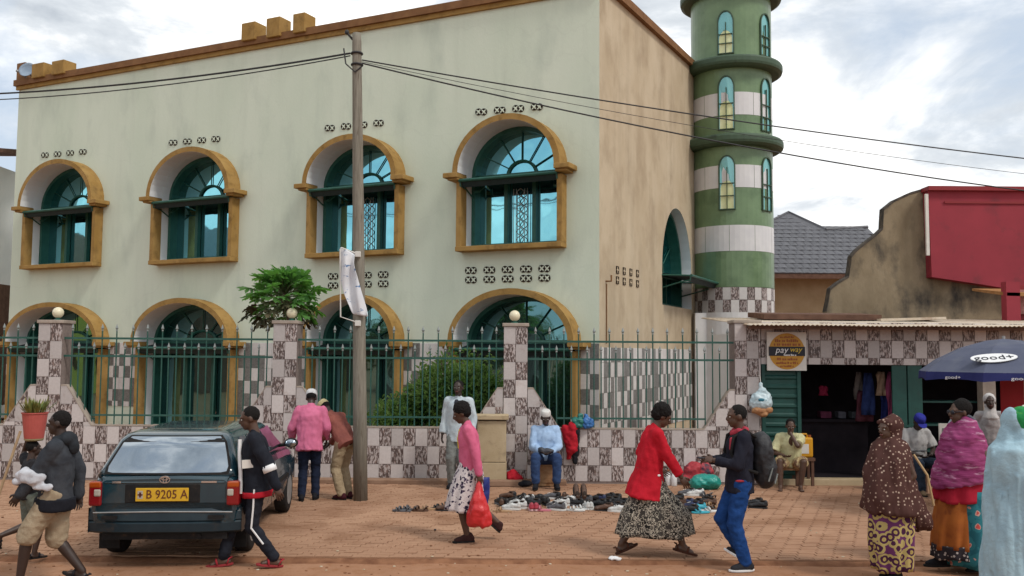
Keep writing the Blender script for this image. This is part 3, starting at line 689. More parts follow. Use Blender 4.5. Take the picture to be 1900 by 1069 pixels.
rm.add([(xd0 - .6, 3.2, 0), (xe, 3.2, 0), (xe, 3.2, 2.6), (xd0 - .6, 3.2, 2.6)], [(0, 1, 2, 3)]); rm.add([(0, .2, 0), (0, 3.2, 0), (0, 3.2, 2.6), (0, .2, 2.6)], [(0, 1, 2, 3)]); rm.add([(0, .2, 2.5), (xe, .2, 2.5), (xe, 3.2, 2.5), (0, 3.2, 2.5)], [(0, 1, 2, 3)]); rm.add([(xe, .2, 0), (xe, 3.2, 0), (xe, 3.2, 2.6), (xe, .2, 2.6)], [(0, 1, 2, 3)])
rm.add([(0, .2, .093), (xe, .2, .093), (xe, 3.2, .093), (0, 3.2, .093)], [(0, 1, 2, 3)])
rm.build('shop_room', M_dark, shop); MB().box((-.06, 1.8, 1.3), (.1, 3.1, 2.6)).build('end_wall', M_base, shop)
def shutter(x0, x1, z0, z1, y, rib=.15):
    mb = MB(); n = int((z1 - z0) / rib); rows = []
    for k in range(n):
        a = z0 + (z1 - z0) * k / n; d = (z1 - z0) / n
        for t, yy in ((0, 0), (.35, 0), (.5, -.022), (.72, -.022), (.87, 0)): rows.append((a + d * t, yy))
    rows.append((z1, 0))
    mb.loft([[(x, y + yy, z) for z, yy in rows] for x in (x0, x1)], 0, False, False)
    return mb
dz0 = .09
shutter(X(1415) + .03, xd0 - .06, dz0, zf0, .02).build('folding_shutter', M_shutter, shop)
for x in (X(1416), xd0 - .03): MB().box((x, .02, (dz0 + zf0) / 2), (.06, .09, zf0 - dz0)).build('door_post', M_shutter, shop)
for x, w_ in ((xd1 + .13, .25), (xd1 + .40, .25)): MB().box((x, .03, (dz0 + zf0) / 2), (w_, .04, zf0 - dz0)).build('door_leaf', M_shutter, shop, bevel=.008)
MB().box((xd1 + .27, .005, 1.0), (.5, .02, .04)).build('door_brace', M_shutter, shop)
# stall front right of the door
MB().box((X(1835) + .0, .10, 1.0), (.22, .2, 2.0)).build('stall_post', M_capst, shop)
for k, z in enumerate((.55, 1.0, 1.4)): MB().box(((X(1712) + X(1830)) / 2, .45, z), (X(1830) - X(1712), .4, .03)).build('shelf', M_shutter, shop)
MB().box(((X(1712) + X(1820)) / 2, .32, 1.86), (X(1790) - X(1712), .1, .12)).build('stall_header', M_timber, shop)
# roof: corrugated sheet falling to the front
rf = MB(); ya, yb2 = -.62, 3.4; za = aty(1600, 604, SY + ya).z; zb = aty(1600, 592, SY + yb2).z
xr0, xr1 = X(1388) - .1, xe; nx = int((xr1 - xr0) / .019); top = []; bot = []
for k in range(nx + 1):
    x = xr0 + (xr1 - xr0) * k / nx; c = .011 * math.sin(2 * math.pi * x / .076)
    top.append((x, c))
rf.loft([[(x, ya + .02 * noise.noise(Vector((x, 0, 0))), za + c + .018 * noise.noise(Vector((x * .8, 3, 0)))) for x, c in top], [(x, (ya + yb2) / 2, (za + zb) / 2 + c + .02 * noise.noise(Vector((x * .5, 7, 0)))) for x, c in top], [(x, yb2, zb + c) for x, c in top]], 0, False, False)
ro = rf.build('tin_roof', M_tin, shop, smooth=True); q = ro.modifiers.new('t', 'SOLIDIFY'); q.thickness = .004
MB().box(((xr0 + xr1) / 2, ya + .14, za - .04), (xr1 - xr0, .06, .05)).build('eave_batten', M_timber, shop)
for k in range(12): MB().box((xr0 + .3 + k * (xr1 - xr0 - .5) / 11, -.05, za - .005), (.06, .9, .05), 0, Matrix.Rotation(R(2), 3, 'X')).build('rafter', M_timber, shop)
# loose roof sheets behind
rs = MB(); a, b = X(1440, 590) * 1.12, X(1645, 590) * 1.12 + .1; rs.box(((a + b) / 2 + .2, 2.2, aty(1550, 587, SY + 2.2).z), (b - a, 1.2, .10), 0, Matrix.Rotation(R(4), 3, 'X')); rs.build('roof_sheet', M_timber, shop)
rs = MB(); a, b = X(1650, 590) * 1.1 + .2, X(1760, 590) * 1.1 + .3; rs.box(((a + b) / 2, 1.9, aty(1700, 594, SY + 1.9).z), (b - a, 1.0, .05), 0, Matrix.Rotation(R(-2), 3, 'Y')); rs.build('roof_sheet', M_tin, shop)
# goods inside: garments on a rail, shelves, counter
def garment(px, py, w, h, m, label, y=.7):
    c = aty(px, py, SY + y); rr = []
    for j in range(7):
        t = j / 6; ww = w * (.55 + .45 * min(1, t * 4)) / 2
        rr.append([c + Vector((ww * s_, .04 * math.sin(s_ * 5 + j + px), -h * t)) for s_ in (-1, -.6, -.2, .2, .6, 1)])
    g = MB().loft(rr, 0, False, False).build('hanging_garment', m, None, smooth=True); q = g.modifiers.new('t', 'SOLIDIFY'); q.thickness = .02
    return tag(g, label, 'garment', 'garments hanging in the shop')
cl = lambda n_, c: mat(n_, c, tuple(x * .7 for x in c), .9, 12)
garment(1634, 690, .16, .42, cl('beige cloth', (.34, .24, .17)), 'beige garment hanging highest in the shop doorway', .5)
garment(1610, 692, .22, .75, cl('navy cloth', (.03, .05, .16)), 'navy blue garment hanging beside the beige one in the doorway')
garment(1651, 690, .12, .85, cl('pink cloth', (.30, .06, .14)), 'pink garment hanging against the right door edge', .45)
garment(1592, 690, .14, .5, cl('grey cloth', (.20, .18, .17)), 'pale grey garment hanging left of the navy one', .9)
garment(1603, 725, .3, .55, cl('wine cloth', (.11, .035, .05)), 'dark wine coloured garment hanging low in the doorway', .8)
garment(1640, 715, .14, .7, cl('blue cloth', (.02, .03, .14)), 'deep blue garment hanging near the right door leaf', .7)
garment(1527, 716, .16, .18, cl('crimson cloth', (.34, .03, .08)), 'small crimson cloth hanging deep in the dark shop', 1.2)
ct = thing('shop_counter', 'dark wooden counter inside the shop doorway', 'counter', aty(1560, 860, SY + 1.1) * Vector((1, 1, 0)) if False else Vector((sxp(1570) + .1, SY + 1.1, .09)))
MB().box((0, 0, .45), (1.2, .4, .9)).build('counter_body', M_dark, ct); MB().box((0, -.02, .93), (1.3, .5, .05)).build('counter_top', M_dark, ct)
for k, (px, w_) in enumerate(((1530, .2), (1560, .14), (1590, .24))):
    p = aty(px, 800, SY + 1.05); tag(MB().box((0, 0, .06), (w_, .2, .12)).build('goods_box', cl('box %d' % k, [(.12, .03, .06), (.10, .10, .12), (.08, .09, .10)][k]), None, loc=(p.x, SY + 1.05, 1.055), bevel=.01), ['maroon box on the counter inside the shop', 'small grey box between two others on the counter', 'wide grey box at the right of the shop counter'][k], 'box', 'boxes on the shop counter')
# sign
M_paper = mat('white sign board', (.66, .63, .58), (.60, .57, .52), .6, 8)
M_amber = mat('amber print', (.52, .27, .03), (.44, .21, .025), .5, 10)
M_black = mat('black print', (.012, .013, .022), None, .5)
M_redpr = mat('red brown print', (.28, .08, .02), None, .5)
M_whpr = mat('white print', (.72, .72, .72), None, .5)
M_yel = mat('yellow print', (.62, .45, .05), None, .5)
gY = SY - .10; a, b = aty(1423, 616, gY), aty(1497, 688, gY); gc = (a + b) / 2; gw, gh = b.x - a.x, a.z - b.z
sg = thing('shop_sign', 'square white sign with amber disc and black band on the tiled fascia', 'sign', gc)
MB().box((0, .02, 0), (gw, .03, gh)).build('board', M_paper, sg)
MB().prism([(gw * .455 * math.cos(t), gh * .47 * math.sin(t)) for t in [2 * math.pi * k / 40 for k in range(40)]], -.001, .006).build('amber_disc', M_amber, sg)
MB().box((0, -.003, -.0), (gw * .92, .008, gh * .24)).build('black_band', M_black, sg)
text('pay', .155, M_whpr, sg, loc=(-gw * .14, -.009, .02), ext=.002, shear=.25); text('way', .13, M_yel, sg, loc=(gw * .22, -.009, .03), ext=.002, shear=.25)
def print_line(parent, cx, y, z, w, h, m, seed):
    rn = random.Random(seed); mb = MB(); x = -w / 2
    while x < w / 2 - .01:
        l = rn.uniform(.35, .75) * h; hh = h * rn.choice((.7, .7, 1.)); mb.box((cx + x + l / 2, y, z + (hh - h) / 2), (l, .004, hh)); x += l + h * rn.choice((.16, .16, .5))
    return tag(mb.build('print_line', m, parent), kind='stuff')
print_line(sg, gw * .09, -.009, -.062, gw * .34, .032, M_whpr, 1)
for k, (z, w, h) in enumerate(((.37, .34, .035), (.275, .6, .05), (.185, .66, .055), (-.20, .5, .045), (-.30, .55, .04), (-.385, .36, .035))): print_line(sg, 0, -.003, gh * z, gw * w, h, M_redpr, k + 2)
# ---------------------------------------------------------------- stained gable wall, red panel, grey roof
M_stain = mat('stained cement', (.20, .155, .10), (.30, .24, .16), .95, 1.4, bump=.4, bsc=12, c3=(.05, .046, .042), sc3=1.25, lo3=.50, hi3=.68, stretch=(1, 1, .6))
M_soot = mat('black mould cement', (.05, .047, .044), (.12, .10, .08), .95, 4, bump=.3)
GY = 21.5; gp = lambda px, py, Y=GY: aty(px, py, Y)
gable = thing('gable_wall', 'stained cement gable wall with a stepped curved top behind the shop', 'wall', gp(1640, 590) * Vector((1, 1, 0)))
go = gable.location.copy()
prof = [(1528, 640), (1533, 578), (1537, 560), (1541, 536), (1556, 524), (1575, 513), (1578, 494), (1580, 476), (1590, 464), (1608, 449), (1624, 437), (1638, 424), (1639, 404), (1640, 388), (1660, 372), (1690, 358), (1722, 349), (1728, 349), (1728, 640)]
poly = [((gp(x, y) - go).x, (gp(x, y) - go).z) for x, y in prof]
MB().prism(poly, 0, .25).build('wall_face', M_stain, gable)
mb = MB()
for (x0, y0), (x1, y1) in zip(prof[1:-3], prof[2:-2]):
    a, b = gp(x0, y0) - go, gp(x1, y1) - go
    mb.loft([[(a.x, -.012, a.z - .03), (a.x, .262, a.z - .03), (a.x, .262, a.z + .02), (a.x, -.012, a.z + .02)], [(b.x, -.012, b.z - .03), (b.x, .262, b.z - .03), (b.x, .262, b.z + .02), (b.x, -.012, b.z + .02)]])
mb.build('wall_coping', M_soot, gable)
lw = [(1728, 515), (1823, 530), (1883, 543), (1885, 640), (1728, 640)]
MB().prism([((gp(x, y) - go).x, (gp(x, y) - go).z) for x, y in lw], .01, .24).build('lower_wall', M_stain, gable)
M_red = mat('red painted wall', (.29, .026, .042), (.24, .021, .035), .7, 1.2, c3=(.15, .022, .03), sc3=2.2, lo3=.55, hi3=.8)
M_redd = mat('dark red trim', (.22, .015, .02), None, .6)
red = thing('red_building', 'crimson painted upper wall of the building right of the gable', 'building', gp(1800, 640, GY - .3) * Vector((1, 1, 0))); ro_ = red.location.copy()
pr = [(1722, 350), (2200, 350), (2200, 590), (1823, 528), (1729, 514)]
MB().prism([((gp(x, y, GY - .3) - ro_).x, (gp(x, y, GY - .3) - ro_).z) for x, y in pr], 0, .28).build('red_wall', M_red, red)
a, b = gp(1720, 350, GY - .32) - ro_, gp(2200, 350, GY - .32) - ro_
MB().box(((a.x + b.x) / 2, .1, a.z - .0), (b.x - a.x, .42, .10)).build('parapet_cap', M_redd, red); MB().box(((a.x + b.x) / 2 + .2, -.01, a.z - .32), (b.x - a.x - .4, .04, .05)).build('moulding', M_redd, red)
a, b = gp(1719, 360, GY - .34) - ro_, gp(1722, 474, GY - .34) - ro_; MB().box((a.x, -.03, (a.z + b.z) / 2), (.07, .06, a.z - b.z)).build('white_strip', M_paper, red)
M_terr = mat('faded orange tiles', (.36, .19, .08), (.28, .13, .05), .9, 8, bump=.3)
a = gp(1868, 538, GY - 3) - ro_; b = gp(2100, 560, GY - 3) - ro_
MB().loft([[(a.x, -2.7, a.z - .12), (b.x, -2.7, a.z - .16), (b.x, -2.7, a.z - .10), (a.x, -2.7, a.z - .05)], [(a.x - .1, -1.5, a.z + .06), (b.x, -1.5, a.z + .06), (b.x, -1.5, a.z + .12), (a.x - .1, -1.5, a.z + .11)]]).build('awning_roof', M_terr, red)
p = gp(1866, 570, GY - 2.7) - ro_; MB().box((p.x, -2.6, p.z), (.28, .2, 1.0)).build('red_post', M_red, red)
p = gp(1886, 575, GY - 2.6) - ro_; MB().box((p.x + .5, -2.3, p.z), (1.3, .1, 1.0)).build('signboard', M_redd, red)
p = gp(1893, 560, GY - 2.75) - ro_; MB().box((p.x + .2, -2.42, p.z), (.5, .03, .5)).build('pale_poster', cl('faded poster', (.45, .22, .2)), red)
HY = 34.; M_rtile = mat('grey roof tile', (.075, .075, .085), (.11, .11, .12), .6, 6, rnd=.12)
house = thing('grey_roof_house', 'tan house with a dark grey tiled hip roof behind the minaret', 'house', gp(1530, 640, HY) * Vector((1, 1, 0))); ho = house.location.copy()
hp = lambda px, py, Y=HY: aty(px, py, Y) - ho
M_hw = mat('tan house wall', (.33, .25, .15), (.40, .31, .2), .9, 2)
a, b = hp(1400, 640), hp(1660, 512); MB().box(((a.x + b.x) / 2, 3, b.z / 2), (b.x - a.x, 5, b.z)).build('house_wall', M_hw, house)
ev0, ev1 = hp(1395, 507, HY - .5), hp(1700, 507, HY - .5); rg = hp(1518, 421, HY + 4); pk = hp(1463, 394, HY + 3)
ncr = 11; crs = MB()
rA, rB = Vector((ev0.x - 2, ev0.y, ev0.z)), Vector((ev1.x, ev1.y, ev1.z)); tA, tB = Vector((ev0.x - 2, rg.y, rg.z)), Vector((ev1.x, rg.y, rg.z))
tile_r = MB().loft([[(-.145, 0, .0), (.145, 0, 0), (.145, 0, .03), (0, 0, .045), (-.145, 0, .03)], [(-.145, .52, .0), (.145, .52, .0), (.145, .52, .012), (0, .52, .02), (-.145, .52, .012)]]).mesh('roof_tile', M_rtile)
pit = math.atan2(tA.z - rA.z, tA.y - rA.y); slope = (tA - rA).length
MB().add([rA - Vector((0, 0, .03)), rB - Vector((0, 0, .03)), tB - Vector((0, 0, .03)), tA - Vector((0, 0, .03))], [(0, 1, 2, 3)]).build('roof', M_rtile, house)
ct_ = 0
for k in range(ncr):
    for i in range(int((rB.x - rA.x) / .3)):
        x = rA.x + .15 + i * .3 + (.15 if k % 2 else 0); t = k / ncr
        ob = link('roof_tile', tile_r, house, (x, rA.y + (tA.y - rA.y) * t, rA.z + (tA.z - rA.z) * t)); ob.rotation_euler = (pit, 0, 0); ct_ += 1
# raised gablet at the left, in the plane of the front slope
sn = (tA - rA).cross(rB - rA).normalized(); hx = lambda px, py: onplane(px, py, ho + rA, sn) - ho
g0, g1, g2 = hx(1395, 428), hx(1532, 426), hx(1463, 394)
MB().add([g0, g1, g2, g2 + Vector((0, 3, -2)), g1 + Vector((.3, 3, -.8)), g0 + Vector((0, 3, -.8))], [(0, 1, 2), (1, 4, 3, 2), (0, 2, 3, 5)]).build('roof_hip', M_rtile, house)
for k in range(ncr, ncr + 7):
    t = k / ncr; zc_ = rA.z + (tA.z - rA.z) * t; f = (zc_ + .1 - g1.z) / max(.01, g2.z - g1.z)
    if f >= .95: break
    xa, xb = g0.x + (g2.x - g0.x) * max(0, f), g1.x + (g2.x - g1.x) * max(0, f)
    for i in range(int((xb - xa - .2) / .3)):
        ob = link('roof_tile', tile_r, house, (xa + .25 + i * .3, rA.y + (tA.y - rA.y) * t, zc_)); ob.rotation_euler = (pit, 0, 0)
MB().tube([g0, g2, g1], .07, 6).tube([g1, tB], .08, 6).build('ridge_cap', M_rtile, house)
MB().box(((ev0.x + ev1.x) / 2, ev0.y + .05, ev0.z - .09), (ev1.x - ev0.x, .08, .18)).build('fascia_board', M_timber, house)
# neighbour at the left edge
NY = 27.; nb = thing('neighbour_house', 'house with a dark projecting roof at the far left edge', 'house', aty(-60, 640, NY) * Vector((1, 1, 0))); no_ = nb.location.copy(); np_ = lambda px, py, Y=NY: aty(px, py, Y) - no_
a, b = np_(-160, 255), np_(27, 288)
MB().loft([[(a.x, -1, b.z - .12), (b.x, -1, b.z - .12), (b.x, -1, b.z), (a.x, -1, b.z)], [(a.x, 4, a.z + .3), (b.x - .4, 4, a.z + .3), (b.x - .4, 4, a.z + .42), (a.x, 4, a.z + .42)]]).build('roof', M_timber, nb)
MB().box((a.x + 1., 1.5, b.z / 2), (1.6, 4, b.z - .1)).build('house_wall', M_white, nb)
p, q = np_(-60, 528), np_(7, 600); MB().box((p.x + (q.x - p.x) / 2, .5, q.z + (p.z - q.z) / 2 - 1.2), (q.x - p.x, 2, p.z - q.z + 2.4)).build('side_annex', M_timber, nb)
# house and trees across the street that the mirror glass shows
M_yw = mat('yellow house paint', (.50, .42, .08), (.55, .46, .12), .85, 2)
yh = thing('yellow_house', 'yellow rendered house across the side street, seen only in the mirror glass', 'house', (-38, 21.5, 0), R(80))
MB().box((0, 0, 3.3), (7, 7, 6.6)).build('house_wall', M_yw, yh); MB().add([(-4, -4, 6.55), (4, -4, 6.55), (4, 4, 6.55), (-4, 4, 6.55), (-2, 0, 8.6), (2, 0, 8.6)], [(0, 1, 5, 4), (1, 2, 5), (2, 3, 4, 5), (3, 0, 4)]).build('roof', M_timber, yh)
for x in (-2.2, 0, 2.2):
    for z in (1.8, 5.0): MB().box((x, -3.52, z), (1.1, .08, 1.4)).build('window', M_hole, yh)
dh = thing('brown_house', 'brown shop house across the street, seen only in the mirror glass', 'house', (-36, 10.5, 0), R(80))
MB().box((0, 0, 3.6), (11, 7, 7.2)).build('house_wall', M_timber, dh); MB().add([(-6, -4, 7.15), (6, -4, 7.15), (6, 4, 7.15), (-6, 4, 7.15), (-4, 0, 9.2), (4, 0, 9.2)], [(0, 1, 5, 4), (1, 2, 5), (2, 3, 4, 5), (3, 0, 4)]).build('roof', M_rtile, dh)
# satellite dish on the roof corner
M_dish = mat('blue grey dish', (.20, .27, .36), (.27, .34, .42), .5, 3)
dx, dz = fl(56, 134); dish = thing('satellite_dish', 'small blue-grey dish on the left roof corner of the mosque', 'dish', C0 + rv * dx + iv * -.05 + Vector((0, 0, dz)), ANG)
MB().lathe([(.005, 0), (.1, .015), (.19, .055), (.235, .10), (.23, .112), (.19, .075), (.1, .035), (.005, .02)], 24).build('dish_bowl', M_dish, dish, smooth=True).rotation_euler = (R(70), 0, R(25))
MB().tube([(0, .0, 0), (.02, .12, -.15), (.02, .12, -.45)], .03, 8).build('dish_mount', M_bolt, dish)
MB().tube([(-.05, -.0, -.2), (-.12, -.25, -.05)], .014, 6).ell((-.12, -.26, -.04), (.04, .05, .04), 8, 6).build('receiver', M_bolt, dish)
# ---------------------------------------------------------------- papaya tree and shrub behind the fence
M_leaf = mat('papaya leaf', (.06, .18, .045), (.12, .28, .07), .5, 5, rnd=.35, c3=(.13, .20, .06), sc3=2.5, lo3=.6, hi3=.8)
def translucent(m, f, c):
    n = m.node_tree.nodes; l = m.node_tree.links; t = n.new('ShaderNodeBsdfTranslucent'); t.inputs[0].default_value = (*c, 1); x = n.new('ShaderNodeMixShader'); x.inputs[0].default_value = f
    l.new(n['Principled BSDF'].outputs[0], x.inputs[1]); l.new(t.outputs[0], x.inputs[2]); l.new(x.outputs[0], n['Material Output'].inputs[0])
translucent(M_leaf, .4, (.16, .42, .06))
M_leafd = mat('old papaya leaf', (.05, .055, .025), (.09, .07, .035), .7, 6, rnd=.3)
M_bark = mat('papaya bark', (.12, .08, .06), (.19, .14, .1), .9, 10, bump=.4, c3=(.06, .04, .035), sc3=14)
def papaya_leaf(seed, r=.30, pet=.55):
    rn = random.Random(seed); mb = MB(); n = 7; pts = []
    for k in range(n):
        a0 = R(-140 + 280 * k / (n - 1)); L_ = r * (1 - .35 * abs(k - 3) / 3) * rn.uniform(.9, 1.1)
        for da, f in ((-20, .40), (-19, .66), (-13, .60), (-14, .86), (-6, .84), (0, 1.), (6, .84), (14, .86), (13, .60), (19, .66), (20, .40)):
            a = a0 + R(da); pts.append((a, L_ * f))
    P = [Vector((0, pet, 0))]
    for a, q in pts: P.append(Vector((q * math.sin(a), pet + q * math.cos(a), -.45 * q * q / r * rn.uniform(.7, 1.2) + .012 * math.sin(a * 9))))
    mb.add(P, [(0, i, i + 1) for i in range(1, len(P) - 1)], 0)
    mb.tube([(0, 0, 0), (0, pet * .5, .05), (0, pet, 0)], [.012, .009, .007], 5, 1); return mb
M_pet = mat('papaya stalk', (.10, .17, .06), (.14, .16, .08), .6, 6)
lm_ = [papaya_leaf(i, .20 + .015 * (i % 2), .20 + .12 * (i % 4)).mesh('leaf', [M_leaf, M_pet], True) for i in range(4)] + [papaya_leaf(9, .19, .55).mesh('leaf', [M_leafd, M_pet], True)]
TYP = FY + .75; tb = aty(541, 600, TYP); tt = aty(527, 556, TYP)
pt_ = thing('papaya_tree', 'small papaya tree with drooping lobed leaves above the second tiled pillar', 'tree', (tb.x, TYP, 0))
MB().tube([(0, 0, -.05), (.02, .02, 1.2), (0, 0, tb.z), (tt.x - tb.x, 0, tt.z), (tt.x - tb.x, 0, tt.z + .2)], [.09, .08, .07, .06, .03], 12).build('trunk', M_bark, pt_, smooth=True)
for i in range(150):
    t = i / 150; az = i * 2.39996 + random.uniform(-.2, .2); el = R(85 - 112 * t + random.uniform(-10, 10)); k = min(3, max(0, int(4.2 * math.cos(el) * random.uniform(.55, 1.05)))) if t < .74 or random.random() < .35 else 4
    ob = link('leaf', lm_[k], pt_, (tt.x - tb.x + random.uniform(-.05, .05), random.uniform(-.05, .05), tt.z + .20 - .34 * t + random.uniform(-.05, .05))); s_ = random.uniform(.85, 1.2); ob.scale = (s_, s_, s_)
    ob.rotation_euler = (el - R(6), random.uniform(-.7, .7), az)
M_sh = mat('shrub leaf', (.035, .09, .022), (.12, .20, .045), .55, 1.7, det=2, c3=(.22, .27, .08), sc3=3.2, lo3=.6, hi3=.75)
translucent(M_sh, .35, (.22, .40, .07))
M_twig = mat('shrub twig', (.08, .06, .04), (.12, .09, .06), .9, 8)
def leafy(mb, c, r, n, ls, rn, droop=.2):
    for _ in range(n):
        d = Vector((rn.gauss(0, 1), rn.gauss(0, 1), rn.gauss(0, .8))).normalized() * (rn.random() ** .45)
        p = Vector(c) + Vector((d.x * r[0], d.y * r[1], d.z * r[2])); ax = (d + Vector((rn.gauss(0, .6), rn.gauss(0, .6), rn.gauss(.1, .5)))).normalized(); sd_ = ax.cross(Vector((rn.gauss(0, 1), rn.gauss(0, 1), rn.gauss(0, 1)))).normalized()
        l = ls * rn.uniform(.6, 1.3); nrm = ax.cross(sd_) * l * .12
        mb.add([p, p + ax * l * .5 + sd_ * l * .2 + nrm, p + ax * l, p + ax * l * .5 - sd_ * l * .2 + nrm], [(0, 1, 2), (0, 2, 3)])
def shrub(label, px, py_t, py_b, wpx, Y, n, name='shrub', m=M_sh, seed=3):
    rn = random.Random(seed); c = aty(px, py_b, Y); top = aty(px, py_t, Y).z; W = aty(px + wpx / 2, py_b, Y).x - c.x
    s = thing(name, label, 'shrub', (c.x, Y, -.05)); zb = .35; H = top
    st_ = MB(); cr = MB()
    for k in range(26):
        a = rn.uniform(0, 6.28); rr = rn.uniform(.1, 1) ** .6; hx, hy = math.cos(a) * rr * W * .85, math.sin(a) * rr * .55; hz = zb + (H - zb) * rn.uniform(.55, 1.0) * (1 - .28 * rr * rr)
        st_.tube([(hx * .1, hy * .1, 0), (hx * .5, hy * .5, hz * .55), (hx, hy, hz)], [.018, .012, .005], 5)
        leafy(cr, (hx, hy, hz - .05), (W * .30, .3, .26), n // 40, .12, rn); 
        leafy(cr, (hx * .8, hy * .8, hz * .62), (W * .34, .3, .34), n // 60, .10, rn)
        for q in range(5):
            e = Vector((hx + rn.gauss(0, .18), hy + rn.gauss(0, .12), hz + rn.uniform(.05, .36))); st_.tube([(hx, hy, hz - .1), e], [.006, .003], 4); leafy(cr, e - Vector((0, 0, .06)), (.07, .07, .16), 18, .10, rn)
    st_.build('stems', M_twig, s); cr.build('crown', m, s); return s
shrub('dense bushy shrub with yellow-green tips behind the fence', 858, 664, 800, 200, FY + .95, 9000)
shrub('low dark shrub behind the fence to the right of the pole', 745, 745, 800, 70, FY + .9, 4000, seed=11)
# ---------------------------------------------------------------- car
M_paint = mat('dark teal car paint', (.006, .030, .044), (.009, .040, .056), .22, 3, spec=.6, c3=(.04, .045, .042), sc3=6, lo3=.58, hi3=.85)
M_paint.node_tree.nodes['Principled BSDF'].inputs['Coat Weight'].default_value = .6
M_rub = mat('black rubber', (.014, .014, .015), (.022, .02, .019), .8, 20, c3=(.07, .045, .03), sc3=12, lo3=.6, hi3=.8)
M_cglass = glass('car window glass', (.75, .85, .95), (.015, .022, .025), .42, .02)
M_redl = mat('red tail lens', (.20, .006, .010), None, .15, spec=.6); M_amb = mat('amber lens', (.36, .065, .008), None, .15, spec=.6); M_clr = mat('clear lens', (.40, .37, .32), None, .15)
M_plate = mat('yellow plate', (.62, .37, .02), (.56, .33, .02), .45, 10); M_plt = mat('plate print', (.10, .02, .01), None, .5); M_chrome = mat('chrome', (.6, .6, .6), None, .2, metal=.9)
car = thing('parked_car', 'dark teal estate car parked with its rear and yellow plate towards the street', 'car', (-3.55, 9.46, .0), R(4.5)); car.scale = (.965, 1, 1)
W2 = .80
def sec(y, w, zb, belt):
    h = [(0, zb), (w * .88, zb), (w * .965, zb + .05), (w * .995, zb + .2), (w, .56), (w * .99, .66), (w * .965, belt - .10), (w * .93, belt - .03), (w * .86, belt), (0, belt + .015)]
    return [(x, y, z) for x, z in h] + [(-x, y, z) for x, z in reversed(h[1:-1])]
mb = MB().loft([sec(.09, .71, .44, .87), sec(.11, .755, .40, .90), sec(.2, .785, .34, .925), sec(.6, .80, .30, .93), sec(1.4, .805, .28, .925), sec(2.4, .805, .28, .92), sec(3.05, .80, .28, .90), sec(3.5, .785, .28, .86), sec(3.95, .75, .30, .79), sec(4.15, .70, .34, .74), sec(4.2, .64, .40, .68)])
me = mb.mesh('body'); cut = MB()
for y in (.82, 3.30): 
    cut.tube([(-1.2, y, .30), (-.60, y, .30)], .335, 28); cut.tube([(.60, y, .30), (1.2, y, .30)], .335, 28)
def rrect(x, y0, y1, z, r, n=5):
    pts = []
    for cx_, cy_, a0 in ((x - r, y1 - r, 0), (-x + r, y1 - r, 90), (-x + r, y0 + r, 180), (x - r, y0 + r, 270)):
        for k in range(n): a = R(a0 + 90 * k / (n - 1)); pts.append((cx_ + r * math.cos(a), cy_ + r * math.sin(a), z))
    return pts
GH = [(.90, .745, .12, 3.20), (.98, .715, .20, 2.98), (1.11, .668, .31, 2.70), (1.25, .612, .42, 2.42), (1.30, .575, .50, 2.28), (1.33, .50, .62, 2.10), (1.342, .34, .85, 1.9)]
cutm = cut.mesh('cut'); co = bpy.data.objects.new('cut', cutm); TMP.collection.objects.link(co)
def md(o):
    b = o.modifiers.new('c', 'BOOLEAN'); b.operation = 'DIFFERENCE'; b.object = co; b.solver = 'EXACT'
    v_ = o.modifiers.new('v', 'BEVEL'); v_.width = .012; v_.segments = 2; v_.limit_method = 'ANGLE'; v_.angle_limit = R(40)
bm2 = solve(me, [md], 'body'); bm2.materials.clear(); bm2.materials.append(M_paint); bpy.data.objects.remove(co)
body = link('body', bm2, car)
MB().loft([rrect(w, y0, y1, z, .10 if z < 1.35 else .16) for z, w, y0, y1 in GH]).build('cabin', M_paint, car, smooth=True)
def gh(z):
    for (za, wa, a0, a1), (zb_, wb, b0, b1) in zip(GH, GH[1:]):
        if za <= z <= zb_: t = (z - za) / (zb_ - za); return wa + (wb - wa) * t, a0 + (b0 - a0) * t, a1 + (b1 - a1) * t
def rearpane(z0, z1, inset, off, m, name, parent, front=False):
    rows = []
    for k in range(7):
        z = z0 + (z1 - z0) * k / 6; w, y0, y1 = gh(z); e = .03 if k in (0, 6) else 0; w -= inset + e
        rows.append([(w * s_, ((y1 + off) if front else (y0 - off)) + (0 if abs(s_) < .9 else 0), z) for s_ in [q_ / 6 for q_ in range(-6, 7)]])
    for r_ in rows:
        for i_, p_ in enumerate(r_): r_[i_] = (p_[0], p_[1] + (.045 if front else -.045) * (1 - (i_ / 6 - 1) ** 2), p_[2])
    return MB().loft(rows, 0, False, False).build(name, m, parent, smooth=True)
rearpane(.925, 1.295, .055, .004, M_rub, 'window_seal', car); rw = rearpane(.94, 1.283, .08, .008, M_cglass, 'rear_window', car)
rearpane(.95, 1.28, .09, .006, M_cglass, 'windscreen', car, True)
MB().tube([(.18, .225 - .03, .965), (-.12, .245 - .03, .985), (-.34, .26 - .03, 1.0)], .008, 5).build('rear_wiper', M_rub, car)
